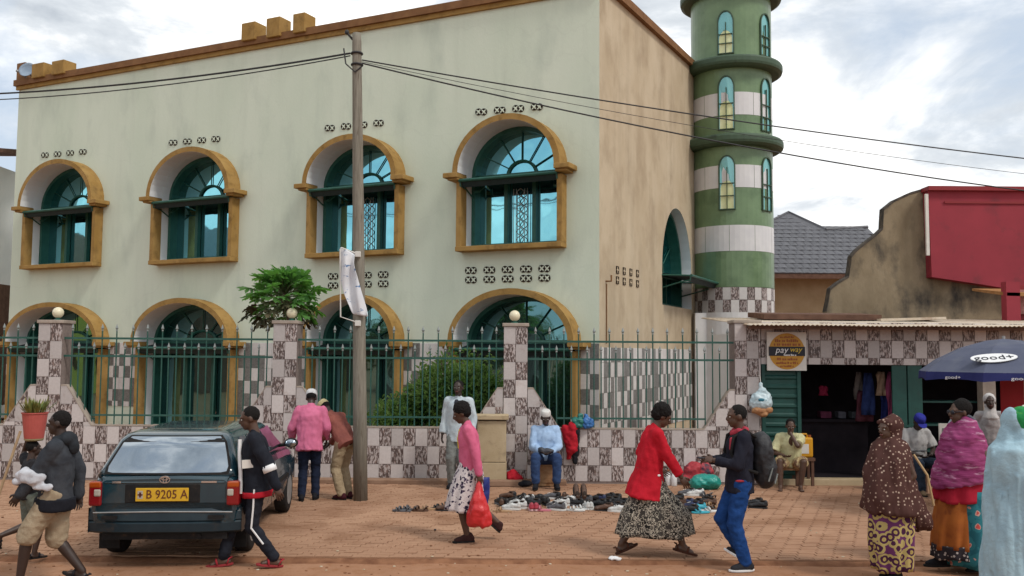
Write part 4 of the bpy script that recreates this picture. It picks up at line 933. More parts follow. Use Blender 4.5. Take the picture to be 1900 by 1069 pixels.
for s_ in (-1, 1):
    for y0, y1, sl0, sl1 in ((.52, 1.02, .22, .0), (1.10, 1.78, .0, .0), (1.86, 2.78, .0, -.36)):
        rows = []
        for k in range(5):
            t = k / 4; z = .95 + .30 * t; w = gh(z)[0] + .006; rows.append([(s_ * w, y0 + sl0 * t, z), (s_ * w, y1 + sl1 * t, z)])
        MB().loft(rows, 0, False, False).build('side_window', M_cglass, car)
    MB().box((s_ * .802, 1.42, .74), (.02, .16, .035)).build('door_handle', M_rub, car, bevel=.008)
    MB().box((s_ * .806, 1.07, .62), (.004, .008, .56)).box((s_ * .806, 1.82, .62), (.004, .008, .56)).box((s_ * .812, 1.9, .55), (.02, 2.2, .05)).build('side_moulding', M_rub, car)
    mr = MB(); mr.ell((s_ * .90, 2.66, 1.0), (.095, .06, .065), 14, 8).tube([(s_ * .73, 2.72, .96), (s_ * .86, 2.68, .98)], .025, 6); mo = mr.build('wing_mirror', M_rub, car, smooth=True)
    MB().ell((s_ * .90, 2.61, 1.0), (.078, .02, .05), 12, 6).build('mirror_glass', M_cglass, mo, smooth=True)
    tl = MB().box((s_ * .715, .135, .735), (.135, .13, .25)).build('tail_light', M_redl, car, bevel=.02)
    MB().box((s_ * .716, .128, .825), (.125, .128, .062)).build('amber_lens', M_amb, tl, bevel=.015)
    MB().box((s_ * .690, .125, .745), (.07, .128, .075)).build('clear_lens', M_clr, tl, bevel=.015)
    for y in (.82, 3.30):
        wh = MB(); prof = [(.19, -.085), (.25, -.09), (.285, -.082), (.298, -.06), (.30, 0), (.298, .06), (.285, .082), (.25, .09), (.19, .085)]
        for r_, q in prof: pass
        ty = MB().loft([[(s_ * .70 + q, y + r_ * math.cos(2 * math.pi * k / 32), .30 + r_ * math.sin(2 * math.pi * k / 32)) for k in range(32)] for r_, q in prof]).build('wheel', M_rub, car, smooth=True)
        MB().loft([[(s_ * (.70 + q), y + r_ * math.cos(2 * math.pi * k / 24), .30 + r_ * math.sin(2 * math.pi * k / 24)) for k in range(24)] for r_, q in ((.195, .088), (.18, .07), (.12, .06), (.06, .085), (.01, .09))]).build('rim', M_bolt, ty)
bp_ = MB(); ring = lambda z, e: [(x, .045 + e + .10 * (abs(x) / .79) ** 4, z) for x in [-.80 + 1.6 * k / 16 for k in range(17)]]
bp_.loft([ring(.325, .06), ring(.35, .01), ring(.435, 0), ring(.45, .015), ring(.465, 0), ring(.545, .005), ring(.58, .03), ring(.585, .10)], 0, False, False)
for s_ in (-1, 1): bp_.loft([[(s_ * .80, .145 + e, z) for z in (.33, .38, .46, .56, .58)] for e in (0, .38)], 0, False, False)
bp_.build('rear_bumper', mat('bumper plastic', (.008, .022, .032), (.014, .03, .04), .4, 5, c3=(.07, .05, .035), sc3=7, lo3=.6, hi3=.85), car, smooth=False)
MB().box((0, .34, .30), (1.3, .4, .08)).build('underbody', M_rub, car)
MB().tube([(.36, .12, .29), (.36, .5, .30)], .028, 10).build('exhaust_pipe', M_rub, car)
MB().box((-.02, .092, .735), (.78, .02, .19)).build('plate_recess', M_rub, car, bevel=.01)
pl = MB().box((-.02, .072, .725), (.55, .012, .135)).build('number_plate', M_plate, car, bevel=.004)
text('B 9205 A', .125, M_plt, pl, loc=(.03, .063, .725), ext=.002, sx=.92)
MB().box((-.245, .0655, .725), (.055, .004, .08)).build('plate_emblem', M_clr, pl); MB().box((-.245, .063, .725), (.02, .004, .05)).box((-.245, .063, .725), (.05, .004, .014)).build('plate_emblem_mark', M_plt, pl)
em = MB()
for rx, rz_, zc_ in ((.052, .034, .875), (.018, .032, .875), (.035, .014, .886)): em.tube([(rx * math.cos(2 * math.pi * k / 20), .083, zc_ + rz_ * math.sin(2 * math.pi * k / 20)) for k in range(21)], .006, 5)
em.build('badge', M_chrome, car)
MB().box((.46, .085, .85), (.16, .006, .018)).box((-.50, .085, .85), (.09, .006, .02)).build('lettering', M_chrome, car)
sm_ = MB()
for s_ in (-1, 1): sm_.tube([(s_ * .63, .094, .60), (s_ * .635, .092, .80), (s_ * .66, .098, .885), (s_ * .70, .155, .925)], .0045, 4)
sm_.tube([(-.63, .094, .605), (.63, .094, .605)], .0045, 4).build('tailgate_gap', M_rub, car)
MB().tube([(-.62, .092, .845), (.62, .092, .845)], .010, 6).build('tailgate_crease', M_paint, car)
MB().tube([(-.72, .058, .548), (0, .046, .556), (.72, .058, .548)], .008, 6).build('bumper_highlight', M_bolt, car)  # pale strip paints the highlight along the bumper
for s_ in (-1, 1): MB().box((s_ * .68, .98 - .52, .22), (.22, .015, .22)).build('mud_flap', M_rub, car); MB().box((s_ * .55, .052, .50), (.16, .02, .035)).build('bumper_block', M_rub, car)  # added blocks where the bumper shows only faint highlights
MB().ell((-.34, 1.0, .98), (.22, .12, .17)).ell((.34, 1.0, .98), (.22, .12, .17)).build('seat_back', M_rub, car)
# ---------------------------------------------------------------- parasol, red kiosk board, stall things
M_navy = mat('navy parasol cloth', (.08, .09, .135), (.10, .11, .155), .75, 3, c3=(.13, .14, .17), sc3=2, lo3=.55, hi3=.8)
M_navy2 = mat('navy valance', (.02, .025, .10), (.03, .035, .13), .75, 3)
UY = 12.6; ua = aty(1862, 629, UY); ur = 1.12; ue = aty(1860, 690, UY).z; uv = aty(1860, 709, UY).z
um = thing('parasol', 'navy blue beach parasol with a white logo, standing before the stall', 'parasol', (ua.x, UY, 0))
cor = [(ur * math.sin(a), -ur * math.cos(a)) for a in [R(-85.5 + 45 * k) for k in range(8)]]
zt_ = ua.z
def ring8(f, z, sag):
    p = []
    for k in range(8):
        a, b = cor[k], cor[(k + 1) % 8]
        for j in range(4):
            t = j / 4; p.append(((a[0] + (b[0] - a[0]) * t) * f, (a[1] + (b[1] - a[1]) * t) * f, z - sag * 4 * t * (1 - t)))
    return p
MB().loft([ring8(1, ue, .0), ring8(.8, ue + (zt_ - ue) * .36, .015), ring8(.5, ue + (zt_ - ue) * .73, .01), ring8(.2, ue + (zt_ - ue) * .95, 0), ring8(.02, zt_, 0)], 0, True, False).build('canopy', M_navy, um)
MB().loft([ring8(1, ue - .002, .0), ring8(1.01, uv + .02, -.03)], 0, True, False).build('valance', M_navy2, um)
MB().tube([(0, 0, 0), (0, 0, zt_ + .04)], .022, 10).build('pole', M_bolt, um)
rb = MB()
for x, y in cor: rb.tube([(x * .98, y * .98, ue - .015), (x * .5, y * .5, ue + (zt_ - ue) * .70), (0, 0, zt_ - .03)], .008, 5)
rb.build('ribs', M_bolt, um); MB().lathe([(.25, 0), (.25, .10), (.05, .13)], 20).build('foot', M_conc, um)
a, b = Vector((*cor[1], ue)), Vector((*cor[2], ue)); ap = (a + b) / 2
ins_ = Vector((ap.x * .8, ap.y * .8, ue + (zt_ - ue) * .36)); ou = Vector((ap.x * .5, ap.y * .5, ue + (zt_ - ue) * .73))
ux = (b - a).normalized(); uy = (ou - ins_).normalized(); un = ux.cross(uy).normalized(); pc = ins_.lerp(ou, .12) + un * .012 + ux * -.26
M4 = Matrix((ux, uy, un)).transposed().to_4x4(); M4.translation = pc
el = [(pc + ux * (.28 * math.cos(t) * (1 + .1 * math.sin(t))) + uy * (.115 * math.sin(t) + .10 * math.cos(t) * .35)) for t in [2 * math.pi * k / 28 for k in range(28)]]
MB().add([p for p in el] + [p - un * .008 for p in el], [list(range(28)), list(range(55, 27, -1))]).build('logo_patch', M_whpr, um)
M4b = Matrix.Translation(un * .004) @ M4 @ Matrix.Rotation(R(7), 4, 'Z'); text('good+', .17, M_black, um, 'lettering', ext=.001, mat4=M4b, sx=1.1)
for k in (0, 1, 2):
    a, b = Vector((*cor[k], (ue + uv) / 2)), Vector((*cor[(k + 1) % 8], (ue + uv) / 2)); ux = (b - a).normalized(); un = Vector((ux.y, -ux.x, 0)); M4 = Matrix((ux, Vector((0, 0, 1)), un)).transposed().to_4x4(); M4.translation = (a + b) / 2 + un * .02
    text('good+', .06, M_whpr, um, 'lettering', ext=.001, mat4=M4, sx=1.5)
M_redk = mat('red kiosk board', (.42, .02, .03), (.36, .015, .025), .45, 3)
kY = 12.0; a, b = aty(1903, 700, kY), aty(2020, 780, kY)
kk = thing('red_kiosk', 'tall red drinks cabinet with a dark blue oval emblem at the right edge', 'kiosk', ((a.x + b.x) / 2, kY, 0))
MB().box((0, .35, a.z / 2), (b.x - a.x, .6, a.z)).build('cabinet_body', M_redk, kk, bevel=.02)
MB().box((-(b.x - a.x) / 2 + .012, .04, a.z / 2), (.02, .03, a.z - .04)).build('edge_trim', M_paper, kk)
ox = aty(1925, 725, kY - .0) ; MB().prism([(ox.x - kk.location.x + .02 + .14 * math.cos(t), ox.z + .085 * math.sin(t)) for t in [2 * math.pi * k / 24 for k in range(24)]], .03, .05).build('emblem', M_navy2, kk)
print_line(kk, ox.x - kk.location.x + .02, .027, ox.z - .01, .17, .05, M_paper, 9); MB().box((ox.x - kk.location.x + .02, .027, ox.z + .04), (.08, .004, .03)).build('emblem_bar', M_paper, kk)
def at_ground(px, py): return ground(px, py)
# blue chair back / standing board behind the shawl woman
M_blueP = mat('blue plastic', (.02, .09, .22), (.03, .11, .27), .4, 4)
M_pale = mat('pale blue rim', (.36, .44, .52), None, .5)
p = aty(1778, 772, 13.6); bc = thing('blue_display', 'tall rounded blue board with a pale rim standing under the parasol', 'display board', (p.x + .08, 13.6, 0))
MB().prism([(.24 * math.cos(t), 1.05 + .28 * math.sin(t)) for t in [math.pi * k / 12 for k in range(13)]] + [(-.24, .0), (.24, .0)], 0, .05).build('panel', M_blueP, bc)
MB().tube([(.24, .02, .02)] + [(.245 * math.cos(t), .02, 1.05 + .285 * math.sin(t)) for t in [math.pi * k / 14 for k in range(15)]] + [(-.24, .02, .02)], .022, 8).build('rim', M_pale, bc)
p = aty(1763, 806, 14.2); nb_ = thing('notice_board', 'white notice with red print leaning behind the man in the blue cap', 'notice', (p.x, 14.2, 0))
zz = aty(1763, 786, 14.2).z; MB().box((0, 0, zz / 2), (.34, .03, zz)).build('board', M_paper, nb_); MB().box((0, -.018, zz - .10), (.26, .006, .06)).box((0, -.018, zz - .33), (.26, .006, .03)).build('grey_print', cl('grey print', (.2, .2, .2)), nb_); MB().box((.0, -.018, zz - .24), (.22, .006, .05)).build('red_print', M_redpr, nb_)
# ---------------------------------------------------------------- things along the wall
def blob(name, label, cat, parts, m, loc, wob=.02, vox=.018, group=None, seed=1, wsc=8.):
    mb = MB()
    for c, r_ in parts: mb.ell(c, r_)
    return tag(link(name, voxel(mb, name, m, vox, 2, wob, wsc, seed), None, loc), label, cat, group)
plast = lambda n_, c, c2=None: mat(n_, c, c2 or tuple(x * .8 for x in c), .35, 9, bump=.5, bsc=18, spec=.5)
M_jk = mat('red jacket cloth', (.42, .018, .03), (.34, .012, .022), .9, 8); M_bk = mat('black cloth', (.012, .012, .015), (.02, .02, .024), .9, 9)
jY = FY - .05; jp = lambda px, py: aty(px, py, jY)
o_ = jp(1060, 785); jk = thing('hanging_jacket', 'red jacket with a dark lining hanging on the wall beside the seated man', 'jacket', o_)
mb = MB(); mb.cap((-.10, 0, -.10), .07, (-.02, 0, -.38), .085).cap((.03, 0, -.06), .09, (.02, -.02, -.42), .09).cap((-.02, -.02, -.4), .07, (-.04, -.01, -.58), .045)
link('jacket_body', voxel(mb, 'jacket_body', M_jk, .016, 2, .025, 9, 4), jk)
mb = MB().cap((.10, .0, -.14), .055, (.08, 0, -.55), .05).cap((.06, 0, -.5), .06, (.07, 0, -.66), .04); link('dark_sleeve', voxel(mb, 'dark_sleeve', M_bk, .016, 2, .02, 9, 5), jk)
MB().tube([(0, .1, .05), (0, .0, .05), (0, -.02, 0)], .008, 6).build('hanger', M_bolt, jk)
blob('plastic_bag', 'dark green crumpled plastic bag on the wall top by the red jacket', 'bag', [((0, 0, 0), (.10, .08, .10)), ((-.06, 0, .03), (.07, .06, .07)), ((.03, 0, .08), (.05, .05, .06))], plast('green bag', (.015, .16, .13)), jp(1074, 784), .03, .014, 'crumpled bags on the wall top', 2, 12)
blob('plastic_bag', 'bright blue crumpled plastic bag on the wall top right of the green one', 'bag', [((0, 0, 0), (.10, .08, .11)), ((.06, 0, -.02), (.06, .06, .08)), ((-.02, 0, .09), (.05, .05, .06))], plast('blue bag', (.03, .14, .38)), jp(1089, 784), .035, .014, 'crumpled bags on the wall top', 3, 12)
g = ground(952, 900); blob('cloth_bundle', 'red cloth bundle at the foot of the meter cabinet', 'bundle', [((0, 0, .12), (.11, .1, .13)), ((.08, 0, .08), (.09, .09, .09)), ((.0, 0, .2), (.06, .06, .06))], M_jk, g, .03, .016, None, 6)
g = ground(972, 903); blob('black_bag', 'flat black bag lying beside the red bundle by the cabinet', 'bag', [((0, 0, .05), (.14, .08, .055))], M_bk, g, .02, .014, None, 7)
g = ground(1308, 908); blob('sack', 'teal green stuffed sack on the ground by the tiled wall', 'sack', [((0, 0, .12), (.25, .16, .13)), ((-.12, 0, .1), (.14, .14, .11)), ((.12, 0, .12), (.14, .13, .12))], plast('teal sack', (.01, .27, .22)), g, .03, .016, 'stuffed sacks by the wall', 8)
g = ground(1288, 900); blob('sack', 'red and dark stuffed sack behind the teal sack', 'sack', [((0, .0, .19), (.2, .14, .2)), ((.18, 0, .2), (.16, .12, .18)), ((-.1, 0, .12), (.12, .12, .13))], mat('red dark sack', (.36, .03, .04), (.03, .02, .04), .6, 4, .45, .55, bump=.5, bsc=18), g, .03, .016, 'stuffed sacks by the wall', 9)
for i, (px, lab) in enumerate(((1229, 'white plastic bottle, left one of three by the tiled wall'), (1240, 'white plastic bottle, middle one of three by the tiled wall'), (1251, 'white plastic bottle, right one of three by the tiled wall'))):
    g = ground(px, 900 + i); bt = thing('bottle', lab, 'bottle', g, 0, 'white bottles by the wall')
    MB().lathe([(.04, 0), (.048, .01), (.048, .15), (.042, .18), (.018, .215), (.018, .24)], 16).build('bottle_body', M_whpr, bt, smooth=True); MB().lathe([(.021, .24), (.021, .265), (.004, .268)], 12).build('bottle_cap', M_redpr, bt)
# bag of bread hanging by the shop corner
hY = FY - .16; hp_ = aty(1412, 715, hY); hb_ = thing('hanging_bag', 'pale blue see-through bag of bread hanging at the shop corner', 'bag', hp_)
mb = MB().ell((0, 0, -.28), (.20, .13, .20)).ell((.02, 0, -.13), (.10, .08, .12)).ell((.0, 0, -.02), (.04, .04, .07)); link('bag_film', voxel(mb, 'bag_film', plast('pale blue film', (.40, .52, .56), (.52, .62, .66)), .016, 2, .025, 9, 5), hb_)
mb = MB().ell((-.05, -.03, -.42), (.13, .10, .075)).ell((.10, -.02, -.41), (.09, .09, .07)).ell((.02, -.03, -.48), (.09, .08, .05)); link('bread', voxel(mb, 'bread', mat('bread crust', (.32, .14, .06), (.42, .22, .10), .7, 9), .016, 2, .012, 12, 6), hb_)
mb = MB().ell((-.03, -.125, -.24), (.06, .014, .03)).ell((.04, -.13, -.25), (.025, .012, .02)); link('print', voxel(mb, 'print', mat('blue bag print', (.02, .14, .2), None, .4), .008, 1), hb_)
MB().tube([(0, 0, -.0), (0, .05, .15), (0, .16, .17)], .006, 5).build('bag_string', M_paper, hb_)
# yellow jerrycan on a stand and the low chair of the man in yellow
g = ground(1497, 903); M_jer = mat('yellow jerrycan plastic', (.62, .30, .012), (.56, .26, .01), .45, 6)
bx = thing('stool', 'dark wooden stool under the yellow jerrycan at the shop door', 'stool', (g.x, FY - .02, 0))
MB().box((0, 0, .44), (.34, .3, .05)).build('seat', M_timber, bx)
for x in (-.13, .13):
    for y in (-.11, .11): MB().box((x, y, .21), (.045, .045, .42)).build('leg', M_timber, bx)
jr = thing('jerrycan', 'yellow plastic jerrycan with a pale label on the stool', 'jerrycan', (g.x + .02, FY - .02, .465))
MB().box((0, 0, .17), (.28, .18, .34)).build('can_body', M_jer, jr, bevel=.03); MB().box((-.02, -.093, .15), (.16, .006, .16)).build('can_label', M_paper, jr); MB().tube([(-.09, 0, .33), (-.07, 0, .39), (.05, 0, .39), (.07, 0, .33)], .016, 8).build('can_handle', M_jer, jr); MB().lathe([(.03, .33), (.03, .375), (.004, .378)], 12, (.10, 0, 0)).build('can_cap', M_redpr, jr)
# litter on the road edge
g = ground(1141, 1040, -.02); tag(link('paper_scrap', voxel(MB().ell((0, 0, .02), (.075, .04, .022)).ell((-.03, 0, .03), (.04, .03, .02)), 'paper_scrap', M_whpr, .008, 1, .012, 20, 2), None, g), 'white crumpled scrap of paper on the road edge', 'litter')
g = ground(807, 985); tag(link('pebble', voxel(MB().ell((0, 0, .012), (.018, .014, .012)), 'pebble', M_black, .004, 1, .003, 30, 2), None, g), 'small dark pebble on the paving', 'pebble')
# ---------------------------------------------------------------- shoes for sale
SH = {}
def shoe_parts(kind):
    if kind in SH: return SH[kind]
    P = []
    sole = lambda l, w, h, m: MB().loft([[(w * .5 * q * math.cos(t) * (1 + .12 * math.sin(t)), l * .5 * q * math.sin(t), z) for t in [2 * math.pi * k / 20 for k in range(20)]] for z, q in ((0, .96), (h * .3, 1), (h, .98))]).mesh('sole', m)
    style, cu, cs_ = kind
    mu = mat('shoe ' + str(len(SH)), cu, tuple(x * .6 for x in cu), .5, 14); ms = mat('shoe sole ' + str(len(SH)), cs_, None, .7)
    if style in ('trainer', 'leather'):
        P.append(('sole', sole(.285, .10, .028 if style == 'trainer' else .018, ms)))
        mb = MB().cap((0, -.105, .055), .038, (0, -.02, .06), .040).cap((0, -.03, .055), .040, (0, .10, .035), .032).ell((0, .095, .036), (.042, .045, .03)).ell((0, -.11, .08), (.034, .03, .04))
        P.append(('upper', voxel(mb, 'upper', mu, .009, 2, .003, 30, len(SH))))
        if style == 'trainer': P.append(('laces', MB().box((0, .02, .092), (.05, .012, .006), 0, Matrix.Rotation(R(-18), 3, 'X')).box((0, .045, .085), (.05, .012, .006), 0, Matrix.Rotation(R(-20), 3, 'X')).mesh('laces', ms)))
        P.append(('collar', MB().ell((0, -.075, .108), (.026, .05, .012), 12, 5).mesh('collar', M_hole)))
    else:
        P.append(('sole', sole(.27, .10, .022, ms)))
        ts = [([(-.048, .02, .02), (-.04, .025, .055), (0, .03, .066), (.04, .025, .055), (.048, .02, .02)], .014), ([(-.045, .06, .02), (0, .075, .05), (.045, .06, .02)], .012)]
        if style == 'sandal': ts.append(([(-.04, -.08, .02), (-.035, -.10, .06), (0, -.125, .065), (.035, -.10, .06), (.04, -.08, .02)], .009))
        for pts_, r_ in ts: P.append(('strap', MB().tube(pts_, r_, 6).mesh('strap', mu, True)))
    SH[kind] = P; return P
bl, gy, wh_, br, pk_, nv, tl_, tan_ = (.014, .014, .016), (.10, .10, .11), (.62, .62, .60), (.10, .05, .03), (.5, .16, .2), (.03, .04, .10), (.05, .38, .48), (.36, .22, .12)
K = {'bl': ('leather', bl, bl), 'blt': ('trainer', bl, gy), 'wh': ('trainer', wh_, wh_), 'gyt': ('trainer', gy, wh_), 'br': ('leather', br, bl), 'brs': ('sandal', br, br), 'bls': ('sandal', bl, bl), 'gys': ('sandal', gy, gy), 'pks': ('slipper', pk_, pk_), 'pkt': ('trainer', (.45, .05, .08), (.55, .35, .36)), 'nv': ('trainer', nv, wh_), 'tl': ('slipper', tl_, tl_), 'tls': ('trainer', tl_, wh_), 'tan': ('slipper', tan_, tan_), 'whs': ('slipper', wh_, wh_)}
NMS = {'bl': 'black leather shoe', 'blt': 'black trainer with a grey sole', 'wh': 'white trainer', 'gyt': 'grey trainer with a white sole', 'br': 'brown leather shoe', 'brs': 'brown strap sandal', 'bls': 'black strap sandal', 'gys': 'grey strap sandal', 'pks': 'pink slipper', 'pkt': 'red and pink trainer', 'nv': 'navy trainer with a white sole', 'tl': 'turquoise slipper', 'tls': 'turquoise trainer', 'tan': 'tan slipper', 'whs': 'white slipper'}
row = []
def put(px, py, kind, yaw, up=0.): row.append((px, py, kind, yaw, up))
for a in ((745, 949, 'gys', 80), (759, 947, 'gys', 75), (778, 948, 'brs', 85), (795, 946, 'tan', 95), (815, 945, 'bls', 70), (830, 941, 'bls', 100), (826, 948, 'br', 85)): put(*a)
for a in ((926, 936, 'blt', 20), (938, 938, 'blt', 10), (932, 950, 'tan', 90), (948, 946, 'wh', 75), (960, 944, 'wh', 80), (952, 934, 'bl', 30), (966, 934, 'bl', 25), (976, 937, 'bl', 15), (986, 946, 'pkt', 5), (995, 946, 'pkt', -5), (984, 933, 'gyt', 10), (1005, 948, 'pks', 85), (1010, 934, 'bl', 0), (1024, 944, 'gyt', 20), (1032, 947, 'gyt', 60), (1044, 945, 'wh', 15), (1038, 934, 'blt', 20), (1052, 936, 'blt', 30),
          (1069, 930, 'br', 3), (1083, 930, 'br', -3), (1068, 948, 'whs', 80), (1080, 946, 'whs', 95), (1088, 944, 'wh', 5), (1096, 944, 'wh', -4), (1110, 940, 'bl', 60), (1122, 936, 'bl', 70), (1134, 935, 'blt', 80), (1120, 948, 'br', 88), (1138, 945, 'bl', 75), (1150, 938, 'blt', 60), (1146, 950, 'wh', 90)): put(*a)
for a in ((1244, 943, 'gyt', 60), (1252, 949, 'br', 80), (1262, 946, 'brs', 40), (1270, 938, 'nv', 70), (1282, 944, 'nv', 60), (1292, 948, 'tls', 85), (1300, 952, 'tl', 95), (1310, 944, 'tl', 80), (1318, 950, 'whs', 100), (1326, 946, 'brs', 60), (1312, 938, 'br', 70), (1274, 919, 'gyt', 80), (1290, 920, 'wh', 85), (1308, 921, 'gys', 60), (1316, 926, 'bls', 40), (1398, 938, 'blt', 80), (1406, 943, 'bl', 70)): put(*a)
for i_ in range(26):
    px_ = 932 + i_ * 9 + (95 if i_ > 23 else 0); put(px_, 927 + random.uniform(-3, 5) if i_ % 3 else 939 + random.uniform(-3, 3), random.choice(['bl', 'blt', 'gyt', 'br', 'bl', 'nv', 'wh']), random.uniform(-20, 90))
for a in ((1256, 938, 'br', 70), (1264, 953, 'tan', 90), (1278, 951, 'bl', 80), (1288, 938, 'blt', 60), (1296, 942, 'tl', 80), (1304, 936, 'bl', 75), (1320, 941, 'tan', 60), (1240, 951, 'bl', 85)): put(*a)
ORD = 'first second third fourth fifth sixth seventh eighth ninth tenth eleventh twelfth thirteenth fourteenth fifteenth sixteenth seventeenth eighteenth nineteenth twentieth'.split() + ['twenty-' + w_ for w_ in 'first second third fourth fifth sixth seventh eighth ninth'.split()] + ['thirtieth']
seen_k = {}
for px, py, kind, yaw, up in sorted(row):
    seen_k[kind] = seen_k.get(kind, 0) + 1; tot = sum(1 for r_ in row if r_[2] == kind); g = ground(px, py)
    t = thing('shoe', NMS[kind] + (', %s such from the left on the paving' % ORD[seen_k[kind] - 1] if tot > 1 else ', the only such one on the paving'), 'shoe', g, R(yaw + random.uniform(-8, 8)), 'second-hand shoes laid out on the paving')
    if kind == 'br' and px in (1069, 1083): t.rotation_euler[0] = R(52); t.location.z += .12
    for nm, me in shoe_parts(K[kind]): link(nm, me, t)

# trees across the street that only the mirror glass shows
for i, (x, y, h_, lab) in enumerate(((-27, -1, 4.6, 'broad green tree across the street, seen only in the mirror glass'), (-22, -6, 4.2, 'smaller green tree across the street, seen only in the mirror glass'), (-31, 4, 5, 'dark green tree beside the brown house, seen only in the mirror glass'))):
    t = thing('street_tree', lab, 'tree', (x, y, -.05)); rn = random.Random(40 + i); cr = MB(); tk = MB().tube([(0, 0, 0), (.1, 0, h_ * .3), (0, .1, h_ * .6)], [.2, .15, .08], 10)
    for k in range(16):
        a, r_ = rn.uniform(0, 6.28), rn.uniform(.3, 2.2); c = (math.cos(a) * r_, math.sin(a) * r_, h_ * rn.uniform(.4, .9)); tk.tube([(0, 0, h_ * .35), c], [.06, .02], 5); leafy(cr, c, (1.1, 1.1, .9), 260, .34, rn)
    tk.build('trunk', M_bark, t); cr.build('crown', M_sh, t)
# ---------------------------------------------------------------- people
def skin(n_, c): return mat('skin ' + n_, c, tuple(x * .78 for x in c), .48, 12, spec=.45)
SK = [skin('deep', (.050, .026, .018)), skin('brown', (.085, .042, .026)), skin('dark', (.036, .020, .015))]
M_hair = mat('black hair', (.010, .009, .009), (.018, .016, .015), .9, 60, bump=.6, bsc=120)
M_eye = mat('eye white', (.55, .52, .48), None, .3); M_lip = mat('lip', (.12, .04, .035), None, .5)
def ik(s, t, l1, l2, hint):
    d = t - s; L_ = min(d.length, l1 + l2 - .002); u = d.normalized(); t = s + u * L_
    a = (l1 * l1 - l2 * l2 + L_ * L_) / (2 * L_); h = math.sqrt(max(0, l1 * l1 - a * a)); n_ = hint - u * hint.dot(u)
    return s + u * a + n_.normalized() * h, t
def person(label, loc, yaw, H=1.7, hz=.92, lean=0., twist=0., hp=0., hy=0., wr=None, wl=None, ar=(.09, .02, .08), al=(-.09, -.02, .08), fr=0., fl_=0., sk=0, female=False, hair='short', girth=1., shoe=None, kr=(0, 1, 0), kl=(0, 1, 0), er=(.5, -1, -.3), el_=(-.5, -1, -.3), side=0., seed=1, barefoot=False):
    s = H / 1.7; root = thing('person', label, 'person', loc, R(yaw)); root.scale = (s, s, s)
    B = Matrix.Rotation(R(-lean), 3, 'X') @ Matrix.Rotation(R(side), 3, 'Y') @ Matrix.Rotation(R(twist), 3, 'Z'); pv_ = Vector((0, 0, hz))
    U = lambda x, y, z: pv_ + B @ Vector((x, y, z)); g = girth; sw = .145 if female else .165
    J = dict(root=root, U=U, B=B, hz=hz, sw=sw, g=g, s=s, seed=seed, skin=SK[sk]); HR = B @ Matrix.Rotation(R(hy), 3, 'Z') @ Matrix.Rotation(R(-hp), 3, 'X'); nk = U(0, .0, .575); J['HR'] = HR; hc = nk + HR @ Vector((0, .025, .105)); J['hc'] = hc
    J['sr'], J['sl'] = U(sw + .01, 0, .465), U(-sw - .01, 0, .465)
    J['wr'] = Vector(wr) if wr else U(.24, .04, -.03); J['wl'] = Vector(wl) if wl else U(-.24, .04, -.03)
    J['er'], J['wr'] = ik(J['sr'], J['wr'], .285, .255, Vector(er)); J['el'], J['wl'] = ik(J['sl'], J['wl'], .285, .255, Vector(el_))
    J['hr'], J['hl'] = pv_ + Vector((.088, 0, -.02)), pv_ + Vector((-.088, 0, -.02))
    J['kr'], J['ar'] = ik(J['hr'], Vector(ar), .43, .42, Vector(kr)); J['kl'], J['al'] = ik(J['hl'], Vector(al), .43, .42, Vector(kl))
    mb = MB(); I3 = B
    mb.ell(U(0, 0, .0), (.15 * g, .11 * g, .13), rot=I3).ell(U(0, .0, .16), (.130 * g, .10 * g, .16), rot=I3).ell(U(0, 0, .34), (sw * .98 * g, .112 * g, .19), rot=I3).cap(J['sr'] * .95 + U(0, 0, .465) * .05, .056, J['sl'] * .95 + U(0, 0, .465) * .05, .056).cap(U(0, -.01, .47), .06, nk + HR @ Vector((0, .01, .05)), .05)
    for a in 'rl':
        mb.cap(J['s' + a], .052, J['e' + a], .041).cap(J['e' + a], .041, J['w' + a], .028)
        mb.cap(J['h' + a], .085, J['k' + a], .058).cap(J['k' + a], .056, J['k' + a].lerp(J['a' + a], .3), .058).cap(J['k' + a].lerp(J['a' + a], .3), .057, J['a' + a], .037)
    ha = lambda x, y, z: hc + HR @ Vector((x, y, z))
    mb.ell(ha(0, -.008, .025), (.074, .095, .094), 18, 12, rot=HR).ell(ha(0, .025, -.04), (.058, .068, .075), 16, 10, rot=HR).ell(ha(0, .055, -.082), (.035, .035, .03), rot=HR)
    mb.cap(ha(0, .088, .018), .012, ha(0, .106, -.018), .019, 8).ell(ha(0, .082, -.052), (.030, .018, .018), 10, 6, rot=HR).cap(ha(-.04, .08, .03), .014, ha(.04, .08, .03), .014, 8)
    for q in (-1, 1): mb.ell(ha(q * .077, -.01, -.005), (.012, .022, .034), 8, 6, rot=HR)
    F = {}
    for a, f in (('r', fr), ('l', fl_)):
        an = J['a' + a]; Q = Matrix.Rotation(R(-f), 3, 'X') @ Matrix.Rotation(R(-7 if a == 'r' else 7), 3, 'Z'); F[a] = (an, Q)
        mb.cap(an + Q @ Vector((0, -.045, -.042)), .034, an + Q @ Vector((0, .10, -.05)), .030).cap(an, .036, an + Q @ Vector((0, .06, -.035)), .03).cap(an + Q @ Vector((-.02, .12, -.055)), .022, an + Q @ Vector((.02, .12, -.055)), .022)
    J['F'] = F
    me = voxel(mb, 'body', SK[sk], .0105, 2)
    hb_ = MB(); hb_.v = [v.co.copy() for v in me.vertices]; hb_.f = [list(p.vertices) for p in me.polygons]; hb_.m = [0] * len(hb_.f)
